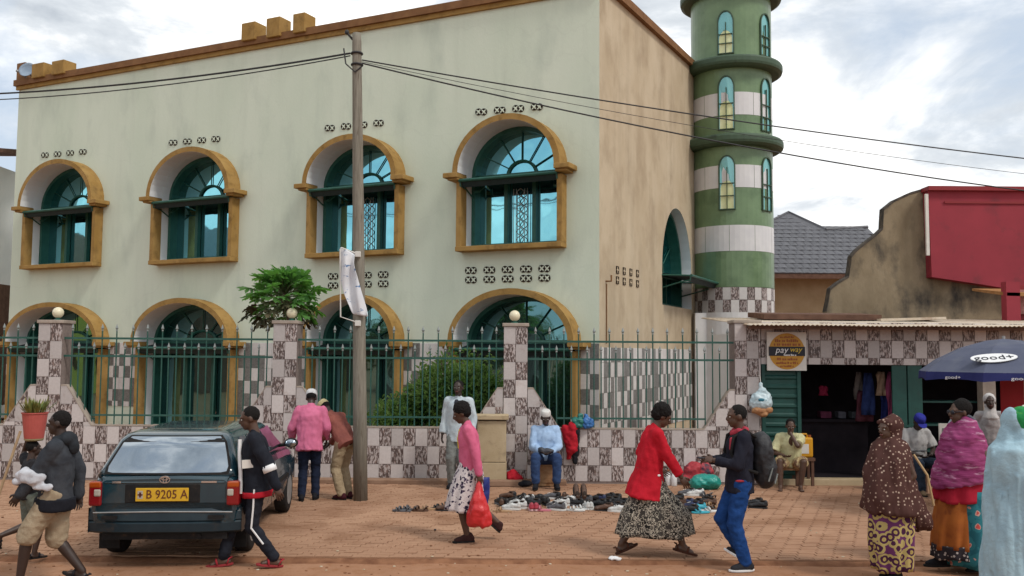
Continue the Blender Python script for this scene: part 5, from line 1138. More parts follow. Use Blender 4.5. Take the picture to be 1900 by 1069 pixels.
    for a, sx in (('r', 1), ('l', -1)):
        w = J['w' + a]; d = (w - J['e' + a]).normalized(); sd_ = Vector((0, 1, 0)) if abs(d.y) < .8 else Vector((-sx * .6, 0, .8)); sd_ = (sd_ - d * sd_.dot(d)).normalized(); n_ = d.cross(sd_) * sx; Mh = Matrix((sd_, n_, d)).transposed()
        hb_.ell(w + d * .05, (.040, .017, .055), 10, 8, 0, Mh)
        for k, (o, l) in enumerate(((.028, .070), (.010, .082), (-.010, .076), (-.028, .058))):
            p0 = w + d * .082 + sd_ * o; p1 = p0 + d * l * .5 - n_ * .010 + sd_ * o * .15; hb_.tube([p0 - d * .02, p0, p1, p1 + d * l * .36 - n_ * .026], [.010, .0098, .009, .006], 6)
        p0 = w + d * .03 + sd_ * .034; hb_.tube([p0 - sd_ * .012, p0, p0 + sd_ * .024 + d * .03 - n_ * .006, p0 + sd_ * .026 + d * .058 - n_ * .02], [.013, .0125, .011, .007], 6)
    bo = hb_.build('body', SK[sk], root, smooth=True); bpy.data.meshes.remove(me)
    for q in (-1, 1): MB().ell(ha(q * .032, .083, .006), (.013, .007, .007), 8, 6, 0, HR).ell(ha(q * .032, .0885, .006), (.005, .003, .005), 6, 4, 1, HR).build('eye', [M_eye, M_hair], root, smooth=True)
    MB().ell(ha(0, .096, -.052), (.024, .008, .011), 10, 6, 0, HR).build('lips', M_lip, root, smooth=True)
    if hair == 'short': link('hair', voxel(MB().ell(ha(0, -.022, .038), (.081, .094, .092), 18, 12, rot=HR), 'hair', M_hair, .009, 1, .004, 60, seed), root)
    if hair == 'afro': link('hair', voxel(MB().ell(ha(0, -.035, .055), (.104, .108, .100), 18, 12, rot=HR).ell(ha(0, -.06, .01), (.092, .08, .09), rot=HR), 'hair', M_hair, .010, 1, .010, 40, seed), root)
    if shoe:
        kind, m_, ms = shoe
        for a in 'rl':
            an, Q = F[a]; pp = lambda x, y, z: an + Q @ Vector((x, y, z))
            so_ = MB().loft([[pp(.046 * c_ * math.cos(t) * (1 + .1 * math.sin(t)), .045 + .145 * c_ * math.sin(t), z) for t in [2 * math.pi * k / 18 for k in range(18)]] for z, c_ in ((-.083, .95), (-.072, 1), (-.06, .98))]).mesh('sole', ms)
            if kind == 'closed': sh = link('shoe', voxel(MB().cap(pp(0, -.05, -.035), .045, pp(0, .10, -.045), .040).cap(pp(0, -.03, .0), .044, pp(0, .05, -.03), .042).ell(pp(0, .11, -.048), (.046, .06, .03), rot=Q), 'shoe', m_, .010, 2), root); link('sole', so_, sh)
            else: sh = link('sandal', so_, root); MB().tube([pp(-.046, .06, -.06), pp(-.03, .07, -.018), pp(0, .075, -.01), pp(.03, .07, -.018), pp(.046, .06, -.06)], .012, 6).tube([pp(-.04, -.04, -.06), pp(-.035, -.06, -.01), pp(0, -.09, -.0), pp(.035, -.06, -.01), pp(.04, -.04, -.06)], .008, 6).build('strap', m_, sh, smooth=True)
    return J
def cloth(J, name, m, mb, vox=.013, wob=.012, wsc=9., sm=2, stretch=.6): return link(name, voxel(mb, name, m, vox, sm, wob, wsc, J['seed'], stretch), J['root'])
def shirt(J, m, sleeve=1., hem=-.06, name='shirt', fat=.022, wob=.012, flare=.0, cuff=0., collar=None):
    U, B, g, sw, hz = J['U'], J['B'], J['g'], J['sw'], J['hz']; mb = MB()
    mb.ell(U(0, 0, .34), ((sw * .98 + .004) * g + fat, .112 * g + fat, .195), rot=B).ell(U(0, 0, .16), (.138 * g + fat, .105 * g + fat, .2), rot=B).cap(J['sr'], .056 + fat * .7, J['sl'], .056 + fat * .7).cap(U(0, -.01, .47), .07, U(0, 0, .535), .058)
    mb.loft([[U(rx * math.cos(t), ry * math.sin(t), z) for t in [2 * math.pi * k / 20 for k in range(20)]] for z, rx, ry in ((.30, .15 * g + fat, .105 * g + fat), (.06, .148 * g + fat, .112 * g + fat), (hem, .160 * g + fat + flare, .122 * g + fat + flare))])
    for a in 'rl':
        s_, e, w = J['s' + a], J['e' + a], J['w' + a]
        if sleeve > .55: f = (sleeve - .5) * 2; mb.cap(s_, .056 + fat * .7, e, .045 + fat * .75).cap(e, .045 + fat * .75, e.lerp(w, f), .034 + fat * .7, flat=(f < .95))
        elif sleeve > 0: mb.cap(s_, .058 + fat * .7, s_.lerp(e, sleeve * 2), .058 + fat, flat=True); mb.ell(s_, (.058 + fat * .7,) * 3)
    return cloth(J, name, m, mb, wob=wob)
def pants(J, m, frac=1., name='trousers', fat=.014, wide=1., flat=False):
    B, U, g, hz = J['B'], J['U'], J['g'], J['hz']; mb = MB(); mb.ell(Vector((0, 0, hz)), (.155 * g + fat, .115 * g + fat, .135)).ell(U(0, 0, .08), (.140 * g + fat, .108 * g + fat, .09), rot=B)
    for a in 'rl':
        h, k, n_ = J['h' + a], J['k' + a], J['a' + a]
        if frac > .5: f = (frac - .5) * 2; mb.cap(h, .092 + fat, k, (.062 + fat) * wide).cap(k, (.062 + fat) * wide, k.lerp(n_, f), (.052 + fat) * wide, flat=flat)
        else: e = h.lerp(k, frac * 2); mb.ell(h, (.092 + fat,) * 3); mb.cap(h, .092 + fat, e, (.080 + fat) * wide, flat=True)
    return cloth(J, name, m, mb, wob=.010, wsc=10, stretch=1.6)
def skirt(J, m, rings, name='skirt', rip=.02, nf=9, seed=1):
    n = 56; out_ = []; rn = random.Random(seed)
    for i in range(len(rings) - 1):
        for j in range(6 if i < len(rings) - 2 else 7):
            t = j / 6; out_.append([p + (q - p) * t for p, q in zip(rings[i], rings[i + 1])])
    R_ = []
    for i, (z, cx, cy, rx, ry) in enumerate(out_):
        d = i / (len(out_) - 1); rr = []
        for k in range(n):
            a = 2 * math.pi * k / n; f = 1 + (rip * d / max(rx, .1)) * (math.sin(nf * a + seed + 1.2 * math.sin(2 * a)) + .5 * math.sin(nf * 1.7 * a + 2 * seed + d))
            rr.append(Vector((cx + rx * f * math.cos(a), cy + ry * f * math.sin(a), z + .012 * math.sin(3 * a + seed) * d)))
        R_.append(rr)
    o = MB().loft(R_, 0, True, False).build(name, m, J['root'], smooth=True); q = o.modifiers.new('t', 'SOLIDIFY'); q.thickness = .008; q.offset = 0; return o
fab = lambda n_, c, v=.72: mat(n_, c, tuple(x * v for x in c), .92, 7, bump=.55, bsc=15, spec=.12)
def gp_(px, py): return ground(px, py)
# 1 child with the red bucket
J = person('small child in dark shirt and grey shorts carrying a red bucket on the head', gp_(50, 1036), -40, 1.22, hz=.92, sk=0, hair='short', wl=(-.30, .06, 1.72), wr=(.26, .1, .95), ar=(.09, .06, .08), al=(-.12, -.34, .36), fl_=60, el_=(-1, .2, -.2), seed=2, shoe=('sandal', M_bk, M_rub))
shirt(J, fab('dark tee', (.028, .027, .03)), .3, -.06); pants(J, fab('grey green shorts', (.16, .18, .15)), .46, 'shorts', wide=1.1)
M_bucket = mat('red bucket plastic', (.42, .085, .07), (.36, .07, .055), .5, 6)
hd = J['root'].matrix_basis @ (J['hc'] + Vector((0, 0, .115)))
bu = thing('bucket', 'faded red bucket of greens carried on the small child\'s head', 'bucket', hd); bu.scale = (.86, .86, .86)
MB().lathe([(.10, .03), (.112, .03), (.145, .33), (.155, .335), (.155, .35), (.135, .345), (.10, .05)], 24).build('bucket_body', M_bucket, bu, smooth=False)
MB().lathe([(.03, .0), (.10, .0), (.115, .02), (.10, .045), (.03, .045)], 18).build('head_ring', fab('cloth ring', (.36, .30, .16)), bu, smooth=True)
mb = MB(); rn = random.Random(5)
for k in range(90): a = rn.uniform(0, 6.28); r_ = rn.uniform(0, .12); p = Vector((r_ * math.cos(a), r_ * math.sin(a), .33)); d = Vector((math.cos(a) * rn.uniform(.1, 1), math.sin(a) * rn.uniform(.1, 1), rn.uniform(.7, 1.5))).normalized(); q = Vector((-d.y, d.x, .1)).normalized() * .018; l = rn.uniform(.12, .25); mb.add([p, p + d * l * .5 + q, p + d * l, p + d * l * .5 - q], [(0, 1, 2, 3)])
mb.build('greens', mat('mixed greens', (.05, .11, .03), (.26, .22, .05), .7, 9), bu)
a = aty(38, 800, 9.0); b = aty(-8, 935, 8.9); tag(MB().tube([a, b], .013, 8).build('walking_stick', mat('bare stick', (.38, .27, .16), (.30, .2, .12), .8, 9), None), 'pale bare stick slanting at the left edge beside the child', 'stick')
# 2 youth in the grey hoodie
J = person('youth in a grey hoodie and beige shorts walking left with a white bundle', ground(97, 1078, 0) + Vector((0, 0, -.04)), 96, 1.66, hz=.89, lean=-3, sk=2, hp=4, wl=(-.17, .27, .90), wr=(.23, -.14, .84), al=(-.09, .27, .08), ar=(.09, -.25, .11), fr=-18, el_=(-.6, -1, -.2), seed=3, shoe=('sandal', M_bk, M_rub))
h_ = shirt(J, mat('grey hoodie', (.030, .034, .042), (.05, .055, .064), .95, 6, bump=.6, bsc=14), 1., -.13, 'hoodie', .034, .014, flare=.012)
mb = MB().ell(J['U'](0, -.07, .53), (.13, .085, .075), rot=J['B']).cap(J['U'](-.09, .02, .53), .035, J['U'](.09, .02, .53), .035).ell(J['U'](0, -.13, .46), (.09, .05, .09), rot=J['B']); cloth(J, 'hood', fab('dark hood', (.03, .034, .04)), mb, wob=.012)
pants(J, mat('beige shorts', (.36, .29, .20), (.27, .21, .14), .95, 7, bump=.3), .57, 'shorts', .026, 1.2, True)
mb = MB().loft([[J['U'](rx * math.cos(t), ry * math.sin(t), z) for t in [2 * math.pi * k / 20 for k in range(20)]] for z, rx, ry in ((-.04, .218, .182), (-.13, .222, .186), (-.16, .215, .18))]); cloth(J, 'hem_band', fab('dark hem', (.015, .016, .022)), mb, .012, .006)
w = J['root'].matrix_basis; p = w @ Vector((-.21, .14, 1.07)); blob('white_bundle', 'white cloth bundle tucked under the arm of the hoodie youth', 'bundle', [((0, 0, 0), (.13, .075, .075)), ((-.08, -.0, .03), (.075, .06, .06)), ((-.13, .01, -.045), (.06, .05, .04)), ((.1, -.01, -.09), (.10, .04, .04))], fab('white cloth', (.55, .56, .60)), p, .025, .014, None, 4)
# 3 man in black tracksuit
M_trk = mat('black tracksuit', (.010, .012, .018), (.018, .02, .028), .75, 7, bump=.3, bsc=50)
J = person('man in a black tracksuit with white stripes and red sandals walking past the car', ground(474, 1050, -.04), 104, 1.69, hz=.87, lean=5, sk=1, hp=8, wl=(-.27, -.22, .80), wr=(.22, .2, .86), al=(-.09, -.20, .085), ar=(.09, .33, .08), fl_=-8, fr=6, seed=4, shoe=('sandal', fab('red strap', (.34, .03, .04)), fab('red sole', (.30, .04, .045))))
shirt(J, M_trk, 1., -.10, 'jacket', .032, .016); pants(J, M_trk, .97, 'trousers', .012, .95)
U = J['U']; st_ = MB(); st_.tube([U(-.03, .150, .47), U(-.05, .163, .30), U(-.06, .163, .12), U(-.06, .180, -.09)], .021, 6); st_.build('white_zip', M_whpr, J['root'])
MB().box(U(-.155, .085, .22), (.03, .11, .085), 0, J['B']).build('name_tag', M_paper, J['root'])
e, w_ = J['el'], J['wl']; d = (w_ - e).normalized(); MB().tube([e + d * .02, e + d * .09], .072, 16).build('arm_band', M_whpr, J['root'], smooth=True)
MB().tube([J['hl'] + Vector((-.105, .03, -.03)), J['hl'].lerp(J['kl'], .5) + Vector((-.094, .01, 0)), J['kl'] + Vector((-.08, 0, 0)), J['kl'].lerp(J['al'], .5) + Vector((-.074, 0, 0))], .010, 5).build('leg_piping', M_whpr, J['root'])
mb = MB().loft([[U(rx * math.cos(t), ry * math.sin(t), z) for t in [2 * math.pi * k / 20 for k in range(20)]] for z, rx, ry in ((-.08, .208, .172), (-.14, .212, .176))]); cloth(J, 'red_waistband', M_jk, mb, .012, .004)
# 4 man in the pink shirt
J = person('man in a pink shirt and white cap seen from behind at the car', gp_(572, 928), 8, 1.62, sk=2, lean=9, hp=22, wl=(-.29, .26, .93), wr=(.25, .18, .92), ar=(.10, .06, .08), al=(-.10, -.06, .08), girth=1.1, seed=5, shoe=('closed', M_bk, M_rub))
shirt(J, mat('pink shirt', (.58, .16, .27), (.48, .12, .21), .85, 5, bump=.25), .95, -.16, 'shirt', .034, .018); pants(J, fab('navy trousers', (.016, .022, .045)), .98)
cap_ = lambda J, m, up=.04, name='cap': cloth(J, name, m, MB().loft([[J['hc'] + J['HR'] @ Vector((.088 * f * math.cos(t), -.012 + .106 * f * math.sin(t), z)) for t in [2 * math.pi * k / 24 for k in range(24)]] for z, f in ((up, 1.0), (up + .05, .98), (up + .085, .88), (up + .098, .6))]), .009, .003, 20, 1)
cap_(J, fab('white cap', (.66, .66, .66)))
# 5 bending man
J = person('man in a brown shirt and pale cap bending forward behind the pole', gp_(640, 926), 52, 1.66, hz=.90, lean=44, sk=2, hp=10, wl=(-.12, .50, .82), wr=(.12, .52, .80), seed=6, shoe=('closed', fab('maroon shoe', (.06, .015, .02)), M_rub))
shirt(J, mat('brown red shirt', (.25, .085, .065), (.18, .06, .05), .9, 6, bump=.25), .95, -.12, 'shirt', .03, .016); pants(J, mat('khaki trousers', (.36, .28, .18), (.28, .21, .13), .9, 6, bump=.3), .97, wide=1.1); cap_(J, fab('pale yellow cap', (.58, .50, .28)))
# 6 woman in the pink cardigan
J = person('woman in a pink cardigan and floral skirt walking left with a red bag', gp_(872, 1004), 97, 1.60, hz=.92, lean=6, sk=1, hp=20, female=True, hair='afro', wl=(-.26, -.10, .80), wr=(.22, -.08, .80), al=(-.07, .04, .08), ar=(.08, -.36, .20), fr=-42, girth=1.05, seed=7, shoe=('closed', fab('dark brown shoe', (.05, .022, .02)), M_rub), el_=(-.4, -1, -.1))
shirt(J, mat('pink cardigan', (.60, .135, .235), (.50, .10, .185), .95, 6, bump=.6, bsc=16), 1., -.10, 'cardigan', .024, .012)
M_flor = vor('floral skirt cloth', None, [(0, (.02, .018, .035)), (.32, (.10, .07, .12)), (.42, (.58, .53, .52)), (.70, (.52, .46, .46))], 19, dist=.09)
skirt(J, M_flor, [(.97, 0, .0, .165, .135), (.80, 0, .02, .20, .18), (.58, 0, .055, .20, .215), (.385, 0, .07, .20, .235)], rip=.018, seed=2)
MB().tube([J['U'](-.03, .095, .47), J['U'](-.02, .128, .36), J['U'](-.02, .128, .24)], .012, 6).build('yellow_trim', M_yel, J['root'])
hw_ = J['root'].matrix_basis @ (J['wl'] + Vector((0, 0, -.075)))
M_rbag = mat('red plastic bag', (.55, .022, .025), (.46, .016, .02), .38, 5, bump=.5, bsc=14, spec=.5)
bag = thing('carrier_bag', 'red plastic carrier bag hanging from the hand of the pink cardigan woman', 'bag', hw_)
mb = MB().cap((0, 0, -.02), .022, (0, 0, -.16), .06).cap((0, 0, -.14), .055, (.0, 0, -.34), .125).ell((.0, 0, -.43), (.155, .10, .12)).ell((.05, 0, -.49), (.1, .08, .07)).ell((-.06, 0, -.48), (.09, .08, .07)); link('bag_body', voxel(mb, 'bag_body', M_rbag, .013, 2, .022, 11, 3, .5), bag); MB().tube([(-.012, 0, -.03), (-.02, 0, .05), (.0, 0, .075), (.02, 0, .05), (.012, 0, -.03)], .008, 6).build('bag_handle', M_rbag, bag)
h2 = aty(884, 872, J['root'].location.y + .06); bag = thing('blue_bag', 'dark blue woven bag behind the red carrier bag in the woman\'s far hand', 'bag', h2)
M_bbag = mat('blue woven bag', (.016, .03, .20), (.012, .022, .14), .5, 8, bump=.3, c3=(.30, .34, .45), sc3=9, lo3=.68, hi3=.72)
mb = MB(); mb.loft([[(rx * math.cos(t), .07 * math.sin(t), z) for t in [2 * math.pi * k / 16 for k in range(16)]] for z, rx in ((-.08, .16), (-.2, .165), (-.40, .15), (-.44, .13))]); link('bag_body', voxel(mb, 'bag_body', M_bbag, .014, 2, .014, 9, 5), bag); MB().tube([(-.08, 0, -.08), (-.03, 0, .02), (.03, 0, .02), (.08, 0, -.08)], .009, 6).build('bag_handle', M_bbag, bag)
# 7 standing man
J = person('man in a pale blue shirt standing before the wall behind the woman in pink', ground(849, 905), 168, 1.72, sk=2, seed=8, wr=(.25, .05, .86), wl=(-.26, .06, .87), shoe=('closed', M_bk, M_rub))
shirt(J, mat('pale blue shirt', (.50, .57, .60), (.40, .46, .50), .85, 6, bump=.25), .97, -.18, 'shirt', .03, .016); pants(J, fab('grey trousers', (.20, .21, .20)), .98, wide=1.08); mb = MB().ell(J['U'](0, .112, .45), (.045, .02, .06), rot=J['B']); cloth(J, 'undershirt', fab('dark undershirt', (.05, .055, .07)), mb, .01, .002)
# 8 seated man
J = person('seated man in a light blue shirt, white cap and jeans facing the street', aty(1012, 800, FY - .33) * Vector((1, 1, 0)), 180, 1.70, hz=.45, lean=-1, hp=17, sk=2, wr=(.07, .30, .585), wl=(-.07, .31, .585), ar=(.17, .42, .09), al=(-.17, .42, .09), er=(.8, -.5, -.6), el_=(-.8, -.5, -.6), kr=(.22, 1, .6), kl=(-.22, 1, .6), girth=1.14, seed=9, shoe=('closed', M_bk, M_rub))
shirt(J, mat('light blue shirt', (.36, .50, .70), (.28, .40, .58), .85, 6, bump=.3), .96, -.02, 'shirt', .032, .018); pants(J, mat('blue jeans', (.035, .065, .15), (.025, .045, .11), .9, 7, bump=.3), .94, wide=1.08); cap_(J, fab('white skullcap', (.66, .65, .62)), .045, 'skullcap')
MB().tube([J['ar'] + Vector((0, 0, .02)), J['ar'] + Vector((0, 0, .075))], .047, 12).tube([J['al'] + Vector((0, 0, .02)), J['al'] + Vector((0, 0, .075))], .047, 12).build('socks', M_whpr, J['root'])
p = J['root'].matrix_basis @ Vector((0, .29, .60)); blob('shoe_in_hands', 'dark shoe being held in the lap of the seated man', 'shoe', [((0, 0, 0), (.15, .06, .05)), ((-.08, 0, .03), (.06, .05, .045))], mat('dark leather', (.02, .022, .03), (.05, .05, .06), .5, 9), p, .01, .012, None, 2)
p = aty(1012, 880, FY - .33); bx = thing('wooden_box_seat', 'small wooden box used as a seat by the man in light blue', 'box', (p.x, FY - .30, 0)); M_crate = mat('box wood', (.36, .22, .12), (.27, .14, .07), .85, 7, bump=.3, c3=(.16, .07, .03), sc3=5)
MB().box((0, 0, .17), (.30, .28, .33)).build('box_body', M_crate, bx, bevel=.01); MB().box((0, 0, .345), (.33, .31, .025)).build('box_top', M_crate, bx)
for z in (.09, .25): MB().box((0, -.145, z), (.30, .012, .05)).build('slat', M_crate, bx)
# 9 woman in the red jacket
J = person('woman in a red jacket and long black-white patterned skirt striding right', ground(1203, 1030), -88, 1.66, hz=.90, lean=9, sk=1, hp=22, female=True, hair='afro', wr=(.20, .34, .88), wl=(-.22, .16, .95), ar=(.08, .37, .13), al=(-.08, -.30, .10), fr=14, fl_=-22, girth=1.1, seed=10, shoe=('sandal', fab('brown strap', (.10, .04, .025)), fab('brown sole', (.07, .03, .02))))
shirt(J, mat('red jacket', (.48, .014, .028), (.38, .01, .02), .85, 6, bump=.6, bsc=14), .93, -.26, 'jacket', .032, .018, flare=.065)
em_ = MB(); 
for x, z in ((.18, .02), (.19, -.06), (.175, -.09), (.18, -.055), (.185, -.075)): em_.ell(J['U'](x, .07 + .3 * (z + .03), z), (.012, .022, .013), 8, 5)
em_.build('embroidery', M_whpr, J['root'])
M_bw = vor('black white skirt cloth', None, [(0, (.018, .017, .016)), (.36, (.07, .06, .05)), (.44, (.42, .38, .31)), (.58, (.05, .045, .04))], 21, dist=.12)
skirt(J, M_bw, [(.98, 0, 0, .17, .14), (.74, 0, .03, .205, .19), (.66, 0, .04, .23, .24), (.45, 0, .075, .25, .375), (.22, 0, .06, .245, .415)], rip=.028, nf=7, seed=3)
# 10 youth with the backpack
M_nvj = mat('dark navy jacket', (.012, .013, .022), (.02, .02, .03), .8, 6, bump=.3)
J = person('youth in blue jeans and dark red-collared jacket with a black backpack facing left', ground(1374, 1056, -.04), 92, 1.68, hz=.925, lean=-1, sk=1, hp=6, wl=(-.10, .30, 1.15), wr=(.04, .31, 1.14), al=(-.085, -.03, .08), ar=(.09, -.05, .16), fr=-30, kr=(0, 1, 0), seed=11, shoe=('closed', fab('dark canvas', (.03, .03, .035)), M_whpr), el_=(-.5, -.6, -1), er=(.5, -.6, -1))
shirt(J, M_nvj, .97, -.12, 'jacket', .028, .014); pants(J, mat('bright blue jeans', (.016, .06, .21), (.010, .04, .145), .9, 6, bump=.6, bsc=14), .97, wide=1.06)
U = J['U']; mb = MB().cap(U(-.09, .03, .53), .034, U(.0, .075, .50), .034).cap(U(.09, .03, .53), .034, U(0, .075, .50), .034).cap(U(-.08, -.04, .545), .036, U(.08, -.04, .545), .036).cap(U(-.08, .11, .44), .025, U(-.09, .12, .34), .022); cloth(J, 'red_collar', fab('red collar', (.42, .05, .075)), mb, .01, .006)
MB().ell(U(-.178, .03, .33), (.02, .05, .025), 10, 6, 0, J['B']).ell(U(-.185, .05, .02), (.015, .05, .012), 10, 6, 0, J['B']).build('red_patch', fab('red patch', (.42, .04, .05)), J['root'])
bkp = thing('backpack', 'large black backpack worn by the youth in blue jeans', 'backpack', J['root'].location, R(92)); bkp.scale = (J['s'],) * 3
mb = MB().ell(U(0, -.24, .26), (.17, .12, .27)).ell(U(0, -.27, .12), (.165, .13, .2)).ell(U(0, -.31, .08), (.13, .09, .14)).ell(U(0, -.20, .42), (.13, .09, .10)); link('pack_body', voxel(mb, 'pack_body', mat('black nylon', (.013, .013, .015), (.022, .022, .026), .55, 6, bump=.3), .014, 2, .012, 9, 3), bkp)
mb = MB(); 
for q in (-1, 1): mb.tube([U(q * .11, -.14, .47), U(q * .12, -.02, .545), U(q * .125, .10, .47), U(q * .13, .13, .3), U(q * .15, .05, .16), U(q * .15, -.15, .10)], .019, 6)
mb.build('shoulder_strap', M_rub, bkp, smooth=True); MB().tube([U(-.17, -.26, .02), U(-.175, -.3, .16)], .008, 5).tube([U(-.16, -.33, .0), U(-.15, -.36, .1)], .008, 5).build('reflective_piping', M_silver, bkp)
p = J['root'].matrix_basis @ Vector((-.03, .39, 1.17)); ph = tag(MB().box((0, 0, 0), (.14, .07, .012)).build('phone', M_black, None, loc=p, rotz=R(10), bevel=.004), 'dark phone held by the youth with the backpack', 'phone')
# 11 seated man in yellow
J = person('seated young man in a cream yellow shirt and shorts leaning forward by the shop door', aty(1466, 850, FY - .30) * Vector((1, 1, 0)), 168, 1.62, hz=.42, lean=14, hp=0, sk=1, wr=(.13, .34, .58), wl=(.01, .26, .96), ar=(.20, .46, .07), al=(-.13, .40, .07), er=(.8, -.6, -.5), el_=(-.8, -.5, -.5), kr=(.3, 1, .6), kl=(-.3, 1, .6), seed=12)
shirt(J, mat('cream yellow shirt', (.58, .56, .33), (.50, .47, .27), .85, 6, bump=.3), .42, -.04, 'shirt', .034, .018); pants(J, vor('patterned shorts', None, [(0, (.34, .24, .12)), (.4, (.46, .36, .2)), (.6, (.24, .15, .1))], 14, dist=.1), .44, 'shorts', .02, 1.1)
MB().ell(J['U'](0, .135, .44), (.04, .02, .09), 10, 8, 0, J['B']).build('chest', SK[1], J['root'], smooth=True)
p = J['root'].location; ch = thing('folding_chair', 'low wooden folding chair with crossed legs under the man in yellow', 'chair', (p.x, p.y, 0), R(168))
MB().box((0, -.02, .31), (.38, .36, .03)).build('seat', M_crate, ch)
for q in (-.17, .17):
    MB().tube([(q, .17, .0), (q, -.18, .32)], .017, 6).build('leg', M_crate, ch); MB().tube([(q, -.20, .0), (q, .16, .31)], .017, 6).build('leg', M_crate, ch); MB().tube([(q, -.17, .30), (q, -.30, .78)], .016, 6).build('back_post', M_crate, ch)
MB().tube([(-.17, -.30, .76), (.17, -.30, .76)], .03, 8).build('backrest', M_crate, ch)
# 12 woman in the dotted brown veil
J = person('woman in a brown dotted veil and yellow-purple patterned skirt walking left', ground(1657, 1074, -.04), 118, 1.60, hz=.91, lean=0, hp=4, hy=-4, sk=1, female=True, hair='none', wl=(-.16, .12, .95), wr=(.16, .12, .95), al=(-.08, .05, .08), ar=(.08, -.1, .09), girth=1.15, seed=13, shoe=('closed', M_bk, M_rub))
M_veil = vor('dotted veil cloth', None, [(0, (.46, .36, .29)), (.20, (.27, .17, .13)), (.28, (.075, .035, .03)), (.9, (.06, .028, .024))], 25, rnd=.8)
hc, HR, U = J['hc'], J['HR'], J['U']; ha = lambda x, y, z: hc + HR @ Vector((x, y, z))
mb = MB().ell(ha(0, -.062, .030), (.106, .112, .115), rot=HR).ell(ha(0, -.075, -.06), (.104, .085, .10), rot=HR).cap(ha(0, .055, .098), .022, ha(.07, .03, .07), .024).cap(ha(0, .055, .098), .022, ha(-.07, .03, .07), .024).cap(ha(0, -.03, -.165), .082, U(0, .0, .44), .14)
mb.loft([[Vector((rx * math.cos(t), cy + ry * math.sin(t), z)) for t in [2 * math.pi * k / 28 for k in range(28)]] for z, rx, ry, cy in ((1.50, .09, .09, -.01), (1.42, .17, .15, 0), (1.32, .225, .185, .01), (1.10, .265, .245, .03), (.86, .285, .275, .03), (.74, .29, .28, .02), (.70, .285, .275, .02))])
mb.cap((.02, -.20, 1.05), .10, (.0, -.40, .72), .105).cap((.0, -.38, .74), .10, (-.03, -.54, .52), .05).ell((0, -.42, .60), (.13, .13, .14)); rn = random.Random(9)
for k in range(20):
    t = 2 * math.pi * (k + rn.uniform(-.3, .3)) / 20; z1 = rn.uniform(1.0, 1.34); f1 = .25
    mb.cap((f1 * math.cos(t), .02 + f1 * .9 * math.sin(t), z1), .015, (.28 * math.cos(t + rn.uniform(-.1, .1)), .02 + .265 * math.sin(t), .74), rn.uniform(.022, .036), 8)
cloth(J, 'veil', M_veil, mb, .015, .035, 7, 2, .35)
M_ysk = vor('yellow purple skirt cloth', None, [(0, (.40, .30, .10)), (.15, (.46, .35, .12)), (.24, (.07, .02, .055)), (.42, (.05, .018, .05)), (.46, (.46, .36, .14)), (.68, (.14, .04, .12))], 11, dist=.02)
skirt(J, M_ysk, [(.95, 0, 0, .19, .16), (.70, 0, .0, .23, .225), (.40, 0, .02, .22, .235), (.10, 0, -.0, .19, .215)], rip=.02, seed=5)
MB().tube([U(-.20, -.12, .42), Vector((-.30, -.20, 1.12)), Vector((-.315, -.27, .80))], .014, 6).build('bag_strap', mat('tan strap', (.42, .28, .14), None, .7), J['root'])
# 13 seated man with the blue cap
J = person('seated man in a grey polo shirt and blue cap looking down under the parasol', ground(1716, 918) * Vector((1, 1, 0)) + Vector((0, .35, 0)), 186, 1.68, hz=.50, lean=8, hp=30, sk=2, wr=(.10, .30, .62), wl=(-.12, .30, .64), ar=(.14, .44, .08), al=(-.15, .40, .08), er=(.8, -.6, -.5), el_=(-.8, -.6, -.5), kr=(.2, 1, .6), kl=(-.2, 1, .6), girth=1.1, seed=14, shoe=('closed', fab('tan shoe', (.22, .15, .09)), M_rub))
shirt(J, mat('grey polo', (.40, .39, .38), (.32, .31, .31), .9, 6, bump=.25), .42, -.03, 'polo_shirt', .03, .016); pants(J, fab('dark jeans', (.03, .042, .065)), .96, wide=1.1); M_bcap = fab('royal blue cap', (.03, .035, .26)); cap_(J, M_bcap)
hc, HR = J['hc'], J['HR']; MB().loft([[hc + HR @ Vector((.075 * math.cos(t), .085 + .085 * math.sin(t), .045 - .02 * math.sin(t) + e)) for t in [math.pi * k / 10 for k in range(11)]] for e in (0, .008)]).build('cap_peak', M_bcap, J['root'])
MB().ell(J['U'](0, .143, .20), (.155, .008, .012), 14, 5, 0, J['B']).build('chest_stripe', fab('stripe', (.10, .10, .11)), J['root'])
p = J['root'].location; s_ = thing('stool', 'dark stool under the man in the blue cap', 'stool', (p.x, p.y + .02, 0)); MB().box((0, 0, .37), (.34, .32, .05)).build('seat', M_timber, s_)
for x in (-.13, .13):
    for y in (-.12, .12): MB().box((x, y, .175), (.04, .04, .345)).build('leg', M_timber, s_)
# 14 woman with sunglasses and shawl
J = person('woman in sunglasses, magenta shawl and orange-teal skirt facing left', ground(1795, 1056, -.02), 97, 1.72, hz=.93, lean=1, hp=3, sk=1, female=True, hair='none', wl=(-.12, .12, 1.06), wr=(.12, .12, 1.06), al=(-.08, -.1, .08), ar=(.08, .24, .08), girth=1.12, seed=15, shoe=('closed', M_bk, M_rub))
hc, HR, U = J['hc'], J['HR'], J['U']; ha = lambda x, y, z: hc + HR @ Vector((x, y, z))
cloth(J, 'head_wrap', M_hair, MB().ell(ha(0, -.035, .048), (.094, .108, .095), rot=HR).ell(ha(0, -.085, .05), (.07, .05, .065), rot=HR), .01, .006, 16, 1)
sg_ = MB(); 
for q in (-1, 1): sg_.ell(ha(q * .035, .098, .008), (.031, .010, .023), 12, 6, 0, HR).tube([ha(q * .062, .09, .012), ha(q * .080, -.01, .012)], .005, 5)
sg_.tube([ha(-.01, .105, .014), ha(.01, .105, .014)], .005, 5).build('sunglasses', M_black, J['root'], smooth=True)
